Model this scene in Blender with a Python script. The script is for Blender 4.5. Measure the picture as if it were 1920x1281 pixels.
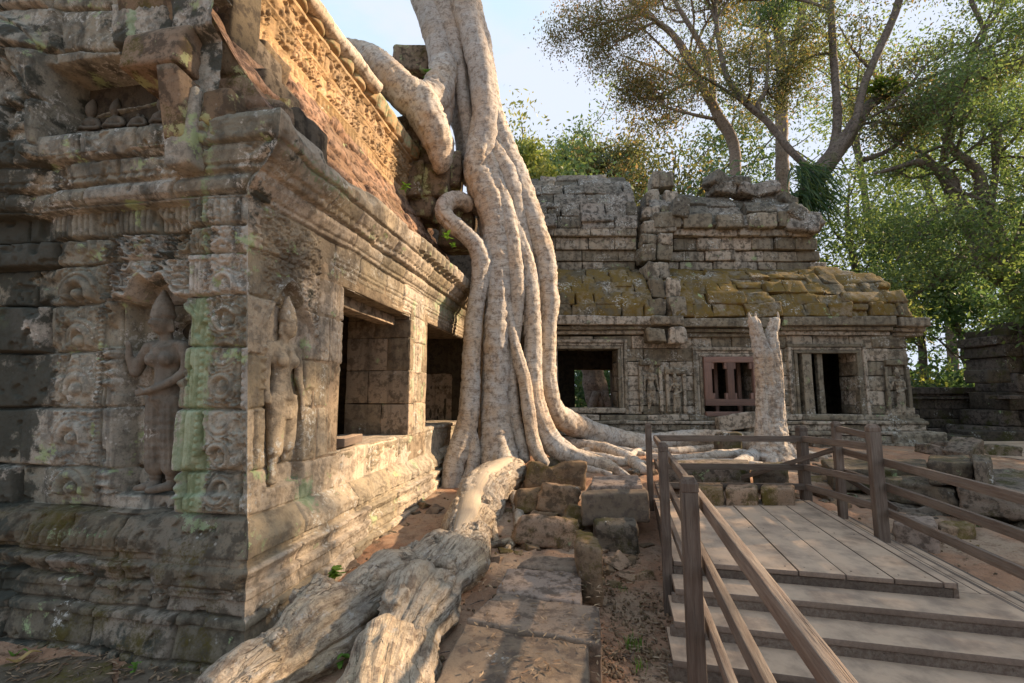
import bpy, math, random
import numpy as np
from mathutils import Vector, Matrix

# ------------------------------------------------------------------ camera, sky, sun, exposure
scene = bpy.context.scene
for o in list(bpy.data.objects):
    bpy.data.objects.remove(o)
FPX, PITCH, CAMH = 850.0, math.radians(6.68), 2.1
cam = bpy.data.objects.new('camera', bpy.data.cameras.new('camera'))
scene.collection.objects.link(cam)
cam.location = (0, 0, CAMH)
cam.rotation_euler = (math.radians(90) + PITCH, 0, 0)
cam.data.sensor_width = 36
cam.data.lens = FPX / 1920 * 36
cam.data.clip_start = 0.05
cam.data.clip_end = 2000
scene.camera = cam

SUN_AZ, SUN_EL = math.radians(76), math.radians(27)      # azimuth clockwise from +Y
SUND = Vector((math.sin(SUN_AZ)*math.cos(SUN_EL), math.cos(SUN_AZ)*math.cos(SUN_EL), math.sin(SUN_EL)))
sl = bpy.data.lights.new('sun', 'SUN')
sl.energy = 2.4
sl.angle = math.radians(0.9)
sl.color = (1.0, 0.74, 0.49)
so = bpy.data.objects.new('sun', sl)
scene.collection.objects.link(so)
so.rotation_euler = SUND.to_track_quat('Z', 'Y').to_euler()

world = bpy.data.worlds.new('World')
scene.world = world
world.use_nodes = True
wn = world.node_tree
wn.nodes.clear()
w_out = wn.nodes.new('ShaderNodeOutputWorld')
w_bg = wn.nodes.new('ShaderNodeBackground')
w_sky = wn.nodes.new('ShaderNodeTexSky')
w_sky.sky_type = 'NISHITA'
w_sky.sun_disc = False
w_sky.sun_elevation = SUN_EL
w_sky.sun_rotation = SUN_AZ
w_sky.air_density = 1.0
w_sky.dust_density = 0.6
w_sky.ozone_density = 1.0
w_tc = wn.nodes.new('ShaderNodeTexCoord')
w_map = wn.nodes.new('ShaderNodeMapping')
w_map.inputs['Scale'].default_value = (1.0, 1.0, 2.6)
w_map.inputs['Location'].default_value = (0.35, 0.1, 0.0)
w_no = wn.nodes.new('ShaderNodeTexNoise')
w_no.inputs['Scale'].default_value = 2.3
w_no.inputs['Detail'].default_value = 7
w_no.inputs['Roughness'].default_value = 0.55
w_rmp = wn.nodes.new('ShaderNodeValToRGB')
w_rmp.color_ramp.elements[0].position = 0.47
w_rmp.color_ramp.elements[1].position = 0.72
w_rmp.color_ramp.elements[0].color = (0.18, 0.18, 0.18, 1)
w_mix = wn.nodes.new('ShaderNodeMix')
w_mix.data_type = 'RGBA'
w_mix.inputs['B'].default_value = (1.35, 1.42, 1.58, 1)
wn.links.new(w_tc.outputs['Generated'], w_map.inputs['Vector'])
wn.links.new(w_map.outputs['Vector'], w_no.inputs['Vector'])
wn.links.new(w_no.outputs['Fac'], w_rmp.inputs['Fac'])
wn.links.new(w_rmp.outputs['Color'], w_mix.inputs['Factor'])
wn.links.new(w_sky.outputs['Color'], w_mix.inputs['A'])
# cap on the sky colour, holds down the glare round the sun
w_cap = wn.nodes.new('ShaderNodeMix')
w_cap.data_type = 'RGBA'
w_cap.blend_type = 'DARKEN'
w_cap.inputs['Factor'].default_value = 1
w_cap.inputs['B'].default_value = (1.22, 1.33, 1.58, 1)
wn.links.new(w_mix.outputs['Result'], w_cap.inputs['A'])
wn.links.new(w_cap.outputs['Result'], w_bg.inputs['Color'])
w_bg.inputs['Strength'].default_value = 0.15
wn.links.new(w_bg.outputs['Background'], w_out.inputs['Surface'])

scene.view_settings.view_transform = 'Standard'
scene.view_settings.look = 'None'
scene.view_settings.gamma = 1
scene.view_settings.exposure = 2.2
scene.cycles.max_bounces = 6
scene.cycles.diffuse_bounces = 4
scene.cycles.transparent_max_bounces = 4

random.seed(7)
RNG = np.random.default_rng(11)

# ------------------------------------------------------------------ helpers: photo pixel (of the 1920 wide photo) to a place in the scene
def ray(u, v):
    x = (u-960)/FPX
    y = -(v-640.5)/FPX
    return (x, math.cos(PITCH)-y*math.sin(PITCH), math.sin(PITCH)+y*math.cos(PITCH))

def pt(u, v, Y):
    r = ray(u, v)
    t = Y/r[1]
    return np.array((r[0]*t, Y, CAMH+r[2]*t))

def onz(u, v, z):
    r = ray(u, v)
    t = (z-CAMH)/r[2]
    return np.array((r[0]*t, r[1]*t, z))

# ------------------------------------------------------------------ helpers: noise
_tab = np.random.default_rng(5).uniform(-1, 1, 65536)

def vnoise(p, seed=0):
    p = np.asarray(p, float)
    i = np.floor(p).astype(np.int64)
    f = p-i
    w = f*f*f*(f*(f*6-15)+10)
    def h(a, b, c):
        return _tab[((i[..., 0]+a)*73856093 ^ (i[..., 1]+b)*19349663 ^ (i[..., 2]+c)*83492791 ^ seed*2654435) & 0xffff]
    x, y, z = w[..., 0], w[..., 1], w[..., 2]
    def L(a, b, t):
        return a+(b-a)*t
    return L(L(L(h(0,0,0), h(1,0,0), x), L(h(0,1,0), h(1,1,0), x), y), L(L(h(0,0,1), h(1,0,1), x), L(h(0,1,1), h(1,1,1), x), y), z)

def fbm(p, octv=4, seed=0, gain=0.5):
    p = np.asarray(p, float)
    a, s, n = 1.0, 0.0, 0.0
    for k in range(octv):
        s = s+a*vnoise(p*(2.03**k), seed+k*17)
        n += a
        a *= gain
    return s/n

def n2(U, V, sc, octv=3, seed=0):
    return fbm(np.stack([U*sc, V*sc, np.full_like(U, seed*3.7)], -1), octv, seed)

def sst(a, b, x):
    t = np.clip((x-a)/(b-a), 0, 1)
    return t*t*(3-2*t)

# ------------------------------------------------------------------ helpers: meshes and objects
COL = scene.collection

def mk(name, V, F, mat=None, parent=None, attrs=None, smooth=True, link=True):
    """V (n,3); F list of arrays of quads / triangles"""
    me = bpy.data.meshes.new(name)
    V = np.asarray(V, np.float32)
    Fs = [np.asarray(f, np.int32) for f in (F if isinstance(F, list) else [F]) if len(f)]
    me.vertices.add(len(V))
    me.vertices.foreach_set('co', V.ravel())
    nl = sum(f.size for f in Fs)
    npoly = sum(len(f) for f in Fs)
    me.loops.add(nl)
    me.loops.foreach_set('vertex_index', np.concatenate([f.ravel() for f in Fs]))
    me.polygons.add(npoly)
    tot = np.concatenate([np.full(len(f), f.shape[1], np.int32) for f in Fs])
    st = np.concatenate([[0], np.cumsum(tot)[:-1]]).astype(np.int32)
    me.polygons.foreach_set('loop_start', st)
    me.polygons.foreach_set('loop_total', tot)
    me.polygons.foreach_set('use_smooth', np.full(npoly, smooth, bool))
    me.update(calc_edges=True)
    for k, a in (attrs or {}).items():
        a = np.asarray(a, np.float32)
        if a.ndim == 1:
            at = me.attributes.new(k, 'FLOAT', 'POINT')
            at.data.foreach_set('value', a)
        else:
            at = me.attributes.new(k, 'FLOAT_VECTOR', 'POINT')
            at.data.foreach_set('vector', a.ravel())
    if mat:
        me.materials.append(mat)
    o = bpy.data.objects.new(name, me)
    if link:
        COL.objects.link(o)
    if parent:
        put(o, parent)
    return o

def put(o, parent):
    """make o a child of parent, keeping its world place (things stand unrotated)"""
    o.parent = parent
    p, off = parent, Vector((0, 0, 0))
    while p:
        off += p.location
        p = p.parent
    o.location = o.location-off

def thing(name, label, cat, loc=(0, 0, 0), group=None):
    o = bpy.data.objects.new(name, None)
    o.empty_display_size = 0.2
    o.location = [float(c) for c in loc]
    COL.objects.link(o)
    return tag(o, label, cat, group)

def tag(o, label, cat, group=None):
    o['label'] = label
    o['category'] = cat
    if group:
        o['group'] = group
    return o

def kind(o, k):
    o['kind'] = k
    return o

def recenter(o, c):
    """move the object's origin to c without moving its mesh"""
    c = np.asarray(c, float)
    me = o.data
    co = np.empty(len(me.vertices)*3, np.float32)
    me.vertices.foreach_get('co', co)
    co = co.reshape(-1, 3)-c.astype(np.float32)
    me.vertices.foreach_set('co', co.ravel())
    o.location = Vector(o.location)+Vector([float(x) for x in c])
    me.update()
    return o

def _boxgrid(n):
    idx = {}
    P, F = [], []
    def vid(i, j, k):
        key = (i, j, k)
        if key not in idx:
            idx[key] = len(P)
            P.append(key)
        return idx[key]
    m = n-1
    for a in range(m):
        for b in range(m):
            F.append([vid(a,b,0), vid(a,b+1,0), vid(a+1,b+1,0), vid(a+1,b,0)])
            F.append([vid(a,b,m), vid(a+1,b,m), vid(a+1,b+1,m), vid(a,b+1,m)])
            F.append([vid(a,0,b), vid(a+1,0,b), vid(a+1,0,b+1), vid(a,0,b+1)])
            F.append([vid(a,m,b), vid(a,m,b+1), vid(a+1,m,b+1), vid(a+1,m,b)])
            F.append([vid(0,a,b), vid(0,a,b+1), vid(0,a+1,b+1), vid(0,a+1,b)])
            F.append([vid(m,a,b), vid(m,a+1,b), vid(m,a+1,b+1), vid(m,a,b+1)])
    return np.array(P), np.array(F, np.int32)

_BG = {}
def boxgrid(n):
    if n not in _BG:
        _BG[n] = _boxgrid(n)
    return _BG[n]

def rbox(half, r, n=7):
    """rounded box: points, outward directions, quads"""
    I, F = boxgrid(n)
    half = np.asarray(half, float)
    r = min(r, 0.48*half.min())
    P = np.zeros(I.shape, float)
    for a in range(3):
        h = half[a]
        mid = np.linspace(-(h-r), h-r, n-4) if n > 5 else np.array([0.0])
        c = np.concatenate([[-h, -h+0.35*r], mid, [h-0.35*r, h]])
        P[:, a] = c[I[:, a]]
    inner = np.clip(P, -(half-r), half-r)
    d = P-inner
    L = np.linalg.norm(d, axis=1, keepdims=True)
    D = d/np.maximum(L, 1e-9)
    return inner+D*r, D, F

class Acc:
    """collects shapes for ONE mesh"""
    def __init__(s):
        s.V, s.D, s.F4, s.F3, s.R, s.A, s.n, s.Lc = [], [], [], [], [], [], 0, []
    def add(s, V, F, D=None, rnd=None, amp=0.0, loc=None):
        V = np.asarray(V, float)
        F = np.asarray(F, np.int32)
        s.V.append(V)
        s.D.append(np.zeros_like(V) if D is None else D)
        s.R.append(np.full(len(V), random.random() if rnd is None else rnd) if np.ndim(rnd) == 0 else rnd)
        s.A.append(np.full(len(V), amp))
        s.Lc.append(V if loc is None else loc)
        (s.F4 if F.shape[1] == 4 else s.F3).append(F+s.n)
        s.n += len(V)
    def block(s, c, half, R=None, r=0.03, amp=0.02, n=7, rnd=None, warp=0.0):
        P, D, F = rbox(half, r, n)
        L = P+np.random.default_rng(s.n+1).uniform(0, 30, 3)
        if warp:
            k = np.random.default_rng(s.n+3).uniform(-warp, warp, (8, 3))
            T = np.clip((P/np.asarray(half)+1)/2, 0, 1)
            o = np.zeros_like(P)
            for q in range(8):
                w = 1
                for a in range(3):
                    w = w*(T[:, a] if (q >> a) & 1 else 1-T[:, a])
                o += w[:, None]*k[q]
            P = P+o
        if R is not None:
            R = np.asarray(R)
            P, D = P@R.T, D@R.T
        s.add(P+np.asarray(c), F, D, rnd, amp, L)
    def bar(s, a, b, w, h, r=0.006, up=(0, 0, 1), amp=0.0, n=6):
        """squared timber from a to b, w wide, h high"""
        a, b = np.asarray(a, float), np.asarray(b, float)
        x = b-a
        L = np.linalg.norm(x)
        x = x/L
        y = np.cross(np.asarray(up, float), x)
        if np.linalg.norm(y) < 1e-6:
            y = np.cross((1, 0, 0), x)
        y = y/np.linalg.norm(y)
        z = np.cross(x, y)
        s.block((a+b)/2, (L/2, w/2, h/2), np.stack([x, y, z], 1), r, amp, n)
    def build(s, name, mat, parent=None, scale=3.0, smooth=True, seed=0, mod=None):
        V, D, A = np.concatenate(s.V), np.concatenate(s.D), np.concatenate(s.A)
        if A.max() > 0:
            nz = 0.65*fbm(V*scale, 3, seed)+0.35*fbm(V*scale*5, 2, seed+5)
            V = V+D*(A*nz*1.6)[:, None]
        if mod:
            V = mod(V)
        F = [np.concatenate(f) for f in (s.F4, s.F3) if f]
        return mk(name, V, F, mat, parent, {'rnd': np.concatenate(s.R), 'loc': np.concatenate(s.Lc)}, smooth)

def rotz(a):
    c, s = math.cos(a), math.sin(a)
    return np.array([[c, -s, 0], [s, c, 0], [0, 0, 1]])

def rotx(a):
    c, s = math.cos(a), math.sin(a)
    return np.array([[1, 0, 0], [0, c, -s], [0, s, c]])

def roty(a):
    c, s = math.cos(a), math.sin(a)
    return np.array([[c, 0, s], [0, 1, 0], [-s, 0, c]])

def catmull(P, step):
    P = np.asarray(P, float)
    Q = np.concatenate([[2*P[0]-P[1]], P, [2*P[-1]-P[-2]]])
    out = []
    for i in range(1, len(Q)-2):
        d = np.linalg.norm(Q[i+1, :3]-Q[i, :3])
        m = max(2, int(d/step))
        t = np.arange(m)[:, None]/m
        p0, p1, p2, p3 = Q[i-1], Q[i], Q[i+1], Q[i+2]
        out.append(0.5*(2*p1+(p2-p0)*t+(2*p0-5*p1+4*p2-p3)*t*t+(3*p1-p0-3*p2+p3)*t**3))
    out.append(Q[-2][None])
    return np.concatenate(out)

def tube(P4, n=18, step=0.06, amp=0.10, seed=0, wr=0.03, nsc=2.2, lobes=0.0, cap=True, gro=0.0, fine=0.0, sq=0.0):
    """P4: rows x, y, z, radius. Returns V, F with bark-like swelling and cross wrinkles."""
    C = catmull(P4, step)
    c, r = C[:, :3], np.maximum(C[:, 3], 0.002)
    T = np.gradient(c, axis=0)
    T /= np.maximum(np.linalg.norm(T, axis=1, keepdims=True), 1e-9)
    u = np.cross(T[0], (0.3, 0.9, 0.2))
    u /= np.linalg.norm(u)
    Us = [u]
    for i in range(1, len(c)):
        u = Us[-1]-T[i]*np.dot(Us[-1], T[i])
        Us.append(u/np.linalg.norm(u))
    Us = np.array(Us)
    W = np.cross(T, Us)
    th = np.linspace(0, 2*np.pi, n, endpoint=False)
    D = Us[:, None]*np.cos(th)[None, :, None]+W[:, None]*np.sin(th)[None, :, None]
    S = np.concatenate([[0], np.cumsum(np.linalg.norm(np.diff(c, axis=0), axis=1))])
    base = c[:, None]+D*r[:, None, None]
    k = 1+amp*1.5*fbm(base*nsc, 3, seed)
    if lobes:
        k = k+lobes*np.sin(th*3+seed)[None]*np.ones_like(k)*0.5+lobes*0.6*np.sin(th*5+seed*2+S[:, None]*0.4)
    if wr:
        w = vnoise(np.stack([np.cos(th)[None]*1.3+S[:, None]*0, np.sin(th)[None]*1.3+S[:, None]*0, S[:, None]/np.mean(r)*5+0*th[None]], -1), seed+9)
        k = k+wr*w
    if gro:
        ph = seed*1.7
        tw = th[None]+0.35*vnoise(np.stack([S*0.9, S*0+ph, S*0], -1), 3)[:, None]
        g1 = vnoise(np.stack([np.cos(tw)*2.1+ph, np.sin(tw)*2.1, S[:, None]*0.55+0*tw], -1), seed+4)
        g2 = vnoise(np.stack([np.cos(tw)*4.6+ph, np.sin(tw)*4.6, S[:, None]*1.1+0*tw], -1), seed+6)
        k = k-gro*np.exp(-(g1/0.13)**2)-0.55*gro*np.exp(-(g2/0.15)**2)+gro*0.5*g1
    if fine:
        k = k+fine*fbm(base*11, 3, seed+2)+fine*0.5*vnoise(base*34, seed+8)
    if sq:
        k = k+sq*np.cos(3*th[None]+2*vnoise(np.stack([S*0.8, S*0, S*0+seed], -1), 5)[:, None])
    V = c[:, None]+D*(r[:, None]*k)[:, :, None]
    m = len(c)
    V = V.reshape(-1, 3)
    i = np.arange(m-1)[:, None]*n
    j = np.arange(n)[None]
    j2 = (j+1) % n
    F = np.stack([i+j, i+j2, i+n+j2, i+n+j], -1).reshape(-1, 4)
    loc = np.stack([np.repeat(S, n), np.tile(np.cos(th), m)*np.repeat(r, n), np.tile(np.sin(th), m)*np.repeat(r, n)], -1)
    if cap:
        V = np.concatenate([V, [c[0]-T[0]*r[0]*0.4], [c[-1]+T[-1]*r[-1]*0.5]])
        loc = np.concatenate([loc, [[0, 0, 0]], [[S[-1], 0, 0]]])
        a, b = len(V)-2, len(V)-1
        jj = np.arange(n)
        q0 = np.stack([np.full(n, a), (jj+1) % n, jj], -1)
        q1 = np.stack([np.full(n, b), (m-1)*n+jj, (m-1)*n+(jj+1) % n], -1)
        return V, F, np.concatenate([q0, q1]).astype(np.int32), loc
    return V, F, np.zeros((0, 3), np.int32), loc

def tubes(name, lists, mat, parent=None, **kw):
    a = Acc()
    for q, P4 in enumerate(lists):
        k = dict(kw)
        k['seed'] = kw.get('seed', 0)+q*13
        V, F, F3, L = tube(np.array(P4, float), **k)
        n0 = a.n
        a.add(V, F, loc=L)
        if len(F3):
            a.F3.append(F3+n0)
    return a.build(name, mat, parent)

def px(rows, zg=None):
    """rows (u, v, Y, radius in photo pixels) to (x, y, z, radius in metres)"""
    out = []
    for u, v, Y, r in rows:
        p = pt(u, v, Y)
        out.append((*p, r*Y/856.0))
    return out
# ------------------------------------------------------------------ materials
class G:
    """a small writer of node graphs"""
    def __init__(s, name):
        s.m = bpy.data.materials.new(name)
        s.m.use_nodes = True
        s.t = s.m.node_tree
        s.t.nodes.clear()
        s.out = s.t.nodes.new('ShaderNodeOutputMaterial')
    def n(s, typ, props=None, **ins):
        nd = s.t.nodes.new(typ)
        for k, v in (props or {}).items():
            setattr(nd, k, v)
        for k, v in ins.items():
            s.set(nd.inputs[int(k[1:])] if k[0] == '_' else nd.inputs[k], v)
        return nd
    def set(s, sock, v):
        if isinstance(v, bpy.types.NodeSocket):
            s.t.links.new(v, sock)
        elif isinstance(v, (tuple, list)) and sock.type == 'RGBA' and len(v) == 3:
            sock.default_value = (*v, 1)
        else:
            sock.default_value = v
    def pos(s):
        return s.n('ShaderNodeNewGeometry').outputs['Position']
    def attr(s, a, out='Fac'):
        return s.n('ShaderNodeAttribute', {'attribute_name': a}).outputs[out]
    def map(s, v, sc):
        return s.n('ShaderNodeMapping', Vector=v, Scale=sc).outputs[0]
    def noise(s, v, sc, det=5, rough=0.55, dist=0.0):
        return s.n('ShaderNodeTexNoise', Vector=v, Scale=sc, Detail=det, Roughness=rough, Distortion=dist).outputs['Fac']
    def vor(s, v, sc, feat='F1'):
        return s.n('ShaderNodeTexVoronoi', {'feature': feat}, Vector=v, Scale=sc).outputs['Distance']
    def rmp(s, f, a, b, lo=0.0, hi=1.0):
        return s.n('ShaderNodeMapRange', {'interpolation_type': 'SMOOTHSTEP'}, _0=f, _1=a, _2=b, _3=lo, _4=hi).outputs[0]
    def mt(s, op, a, b=0.0):
        return s.n('ShaderNodeMath', {'operation': op}, _0=a, _1=b).outputs[0]
    def mix(s, f, a, b, blend='MIX'):
        nd = s.t.nodes.new('ShaderNodeMix')
        nd.data_type = 'RGBA'
        nd.blend_type = blend
        s.set(nd.inputs['Factor'], f)
        s.set(nd.inputs['A'], a)
        s.set(nd.inputs['B'], b)
        return nd.outputs['Result']
    def end(s, col, rough=0.9, bump=None, bs=0.5, bd=0.02, spec=0.25):
        p = s.n('ShaderNodeBsdfPrincipled')
        s.set(p.inputs['Base Color'], col)
        s.set(p.inputs['Roughness'], rough)
        p.inputs['Specular IOR Level'].default_value = spec
        if bump is not None:
            b = s.n('ShaderNodeBump', Strength=bs, Distance=bd, Height=bump)
            s.t.links.new(b.outputs[0], p.inputs['Normal'])
        s.t.links.new(p.outputs[0], s.out.inputs['Surface'])
        return s.m

def stone(name, c1, c2, dark, white=0.5, green=0.3, moss=0.0, mossc=(0.16, 0.105, 0.022), streak=0.5, bs=0.6, bd=0.02, fine=1.0, rndamt=0.5, lich=False, mott=0.88, whitec=(0.50, 0.50, 0.46), greenc=(0.33, 0.42, 0.22)):
    g = G(name)
    P = g.pos()
    a = g.noise(P, 1.1, 5, 0.6)
    b = g.noise(P, 8.0*fine, 8, 0.68)
    c = g.noise(P, 55.0*fine, 5, 0.6)
    col = g.mix(g.rmp(a, 0.36, 0.64), c1, c2)
    r = g.attr('rnd')
    v = g.rmp(r, 0.0, 1.0, 1-rndamt*0.55, 1+rndamt*0.5)
    vm = g.n('ShaderNodeCombineColor', _0=v, _1=v, _2=g.mt('MULTIPLY', v, g.rmp(r, 0, 1, 0.93, 1.04))).outputs[0]
    col = g.mix(1.0, col, vm, 'MULTIPLY')
    col = g.mix(g.rmp(b, 0.46, 0.60, 0, mott), col, dark)
    col = g.mix(g.rmp(c, 0.52, 0.70, 0, 0.45), col, dark)
    if mott < 0.8:
        col = g.mix(g.rmp(g.noise(P, 1.25, 7, 0.62), 0.54, 0.68, 0, 0.75), col, dark)
    if streak:
        st = g.noise(g.map(P, (3.2, 3.2, 0.32)), 1.6, 6, 0.62)
        col = g.mix(g.rmp(st, 0.50, 0.66, 0, streak), col, (dark[0]*0.55, dark[1]*0.57, dark[2]*0.6))
    if moss:
        mo = g.noise(P, 1.7, 6, 0.62)
        col = g.mix(g.mt('MULTIPLY', g.rmp(g.mt('ADD', mo, g.mt('MULTIPLY', g.mt('SUBTRACT', c, 0.5), 0.35)), 0.55-0.2*moss, 0.70-0.2*moss), g.rmp(b, 0.30, 0.60, 0.35, 1)), col, mossc)
    if green:
        gr = g.noise(P, 2.4, 7, 0.7)
        f = g.mt('MULTIPLY', g.rmp(gr, 0.66-0.12*green, 0.71-0.12*green), g.rmp(b, 0.36, 0.52))
        col = g.mix(g.mt('MULTIPLY', f, 0.8), col, greenc)
    if white:
        wh = g.noise(P, 19.0*fine, 8, 0.75)
        w2 = g.noise(P, 1.5, 4, 0.6)
        f = g.mt('MULTIPLY', g.rmp(wh, 0.52, 0.58), g.rmp(w2, 0.68-0.2*white, 0.74-0.2*white))
        col = g.mix(g.mt('MULTIPLY', f, 0.85), col, whitec)
        sp = g.vor(P, 15.0*fine)
        f2 = g.mt('MULTIPLY', g.rmp(sp, 0.22, 0.13), g.rmp(g.noise(P, 3.1, 3), 0.56, 0.62))
        col = g.mix(g.mt('MULTIPLY', f2, 0.7*min(1, white*1.3)), col, whitec)
    if lich:
        sa = g.attr('stain')
        sf = g.rmp(g.mt('ADD', sa, g.mt('MULTIPLY', g.mt('SUBTRACT', g.noise(P, 2.6, 9, 0.7), 0.5), 3.0)), 0.38, 0.62)
        col = g.mix(g.mt('MULTIPLY', sf, g.rmp(sa, 0.0, 0.2, 0, 0.92)), col, (0.048, 0.052, 0.043))
        la = g.attr('lich')
        f = g.rmp(g.mt('ADD', la, g.mt('MULTIPLY', g.mt('SUBTRACT', g.noise(P, 16, 10, 0.8), 0.5), 2.8)), 0.36, 0.66)
        f = g.mt('MULTIPLY', f, g.rmp(la, 0.02, 0.2))
        col = g.mix(g.mt('MULTIPLY', f, 0.80), col, g.mix(g.rmp(b, 0.36, 0.62), (0.37, 0.46, 0.31), (0.23, 0.30, 0.17)))
    h = g.mt('ADD', g.mt('MULTIPLY', b, 0.9), g.mt('MULTIPLY', c, 0.35))
    pit = g.rmp(g.vor(P, 26*fine), 0.0, 0.22, 0.0, 1.0)
    h = g.mt('ADD', h, g.mt('MULTIPLY', pit, g.rmp(g.noise(P, 4), 0.5, 0.6, 0, 0.35)))
    return g.end(col, 0.92, h, bs, bd, 0.15)

def wood(name, c1, c2, dark, dust=None, bs=0.4):
    g = G(name)
    L = g.attr('loc', 'Vector')
    P = g.pos()
    gr = g.noise(g.map(L, (1.0, 15, 15)), 2.0, 8, 0.7, 0.5)
    fine = g.noise(g.map(L, (4, 130, 130)), 2.0, 4, 0.6)
    lo = g.noise(P, 1.4, 4)
    col = g.mix(g.rmp(gr, 0.36, 0.64), c1, c2)
    v = g.rmp(g.attr('rnd'), 0, 1, 0.74, 1.22)
    col = g.mix(1.0, col, g.n('ShaderNodeCombineColor', _0=v, _1=v, _2=v).outputs[0], 'MULTIPLY')
    col = g.mix(g.rmp(fine, 0.54, 0.72, 0, 0.6), col, dark)
    col = g.mix(g.rmp(lo, 0.45, 0.7, 0, 0.4), col, dark)
    if dust:
        nz = g.n('ShaderNodeSeparateXYZ', _0=g.n('ShaderNodeNewGeometry').outputs['Normal']).outputs[2]
        d = g.mt('MULTIPLY', g.rmp(g.noise(P, 3.2, 7, 0.66), 0.30, 0.62, 0.25, 0.92), g.rmp(nz, 0.5, 0.9))
        col = g.mix(d, col, dust)
    cr = g.rmp(g.noise(g.map(L, (0.8, 45, 45)), 1.6, 3), 0.60, 0.66, 0, 1)
    h = g.mt('SUBTRACT', g.mt('ADD', gr, g.mt('MULTIPLY', fine, 0.4)), cr)
    return g.end(col, 0.78, h, bs, 0.006, 0.3)

def bark(name, c1, c2, dark, tan=None, pits=0.6, wr=1.0, moss=0.0, bs=0.7, pale=0.5, grain=0.0):
    g = G(name)
    P = g.pos()
    L = g.attr('loc', 'Vector')
    a = g.noise(P, 1.6, 5, 0.6)
    b = g.noise(P, 9, 8, 0.7)
    c = g.noise(P, 45, 5, 0.65)
    w = g.noise(g.map(L, (22, 3.2, 3.2)), 1.6, 6, 0.66, 0.6)          # cross wrinkles
    col = g.mix(g.rmp(a, 0.38, 0.62), c1, c2)
    if tan:
        col = g.mix(g.rmp(g.noise(P, 1.0, 5, 0.62), 0.48, 0.64, 0, 0.7), col, tan)
    col = g.mix(g.rmp(b, 0.47, 0.64, 0, 0.85), col, dark)
    col = g.mix(g.mt('MULTIPLY', g.rmp(w, 0.52, 0.64), 0.6*min(1, wr)), col, dark)
    col = g.mix(g.rmp(c, 0.55, 0.68, 0, 0.6), col, (dark[0]*.6, dark[1]*.6, dark[2]*.6))
    if pale:
        col = g.mix(g.rmp(g.noise(P, 6.3, 8, 0.75), 0.57, 0.63, 0, pale), col, (0.56, 0.54, 0.50))
    pt_ = g.vor(g.map(P, (1, 1, 0.7)), 24)
    pit = g.mt('MULTIPLY', g.rmp(pt_, 0.20, 0.10), g.rmp(g.noise(P, 2.6, 4), 0.50, 0.60))
    col = g.mix(g.mt('MULTIPLY', pit, pits), col, (dark[0]*0.35, dark[1]*0.35, dark[2]*0.35))
    if moss:
        col = g.mix(g.mt('MULTIPLY', g.rmp(g.noise(P, 2.2, 6, 0.65), 0.55, 0.66), moss), col, (0.10, 0.12, 0.035))
    h = g.mt('ADD', g.mt('MULTIPLY', b, 0.5), g.mt('MULTIPLY', c, 0.3))
    h = g.mt('ADD', h, g.mt('MULTIPLY', w, 0.7*wr))
    h = g.mt('SUBTRACT', h, g.mt('MULTIPLY', pit, pits))
    if grain:
        gr = g.noise(g.map(L, (1.6, 17, 17)), 1.7, 7, 0.66, 1.1)
        ck = g.mt('ABSOLUTE', g.mt('SUBTRACT', g.noise(g.map(L, (1.1, 7, 7)), 1.5, 4, 0.6, 0.8), 0.5))
        crack = g.mt('MULTIPLY', g.rmp(ck, 0.018, 0.004), g.rmp(g.noise(P, 3.0, 3), 0.48, 0.56))
        col2 = g.mix(g.rmp(gr, 0.50, 0.62, 0, 0.75*grain), col, dark)
        col2 = g.mix(g.mt('MULTIPLY', crack, grain*.55), col2, (dark[0]*.5, dark[1]*.5, dark[2]*.5))
        col2 = g.mix(g.rmp(g.noise(P, 2.3, 6, 0.6), 0.57, 0.68, 0, 0.5), col2, (0.30, 0.275, 0.245))
        h = g.mt('SUBTRACT', g.mt('ADD', h, g.mt('MULTIPLY', gr, 1.2)), g.mt('MULTIPLY', crack, 1.3))
        return g.end(col2, 0.85, h, bs, 0.03, 0.2)
    return g.end(col, 0.85, h, bs, 0.022, 0.2)

def leafmat(name, cols, trans=0.58):
    g = G(name)
    r = g.attr('rnd')
    rp = g.t.nodes.new('ShaderNodeValToRGB')
    el = rp.color_ramp.elements
    while len(el) < len(cols):
        el.new(0.5)
    for i, c in enumerate(cols):
        el[i].position = i/(len(cols)-1)
        el[i].color = (*c, 1)
    g.t.links.new(r, rp.inputs[0])
    col = rp.outputs[0]
    d = g.n('ShaderNodeBsdfDiffuse', Color=col)
    t = g.n('ShaderNodeBsdfTranslucent', Color=g.mix(1.0, col, (1.1, 1.1, 0.75), 'MULTIPLY'))
    gl = g.n('ShaderNodeBsdfGlossy', Color=(0.5, 0.5, 0.5), Roughness=0.45)
    m = g.n('ShaderNodeMixShader', _0=trans, _1=d.outputs[0], _2=t.outputs[0])
    m2 = g.n('ShaderNodeMixShader', _0=0.06, _1=m.outputs[0], _2=gl.outputs[0])
    g.t.links.new(m2.outputs[0], g.out.inputs['Surface'])
    return g.m

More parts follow.
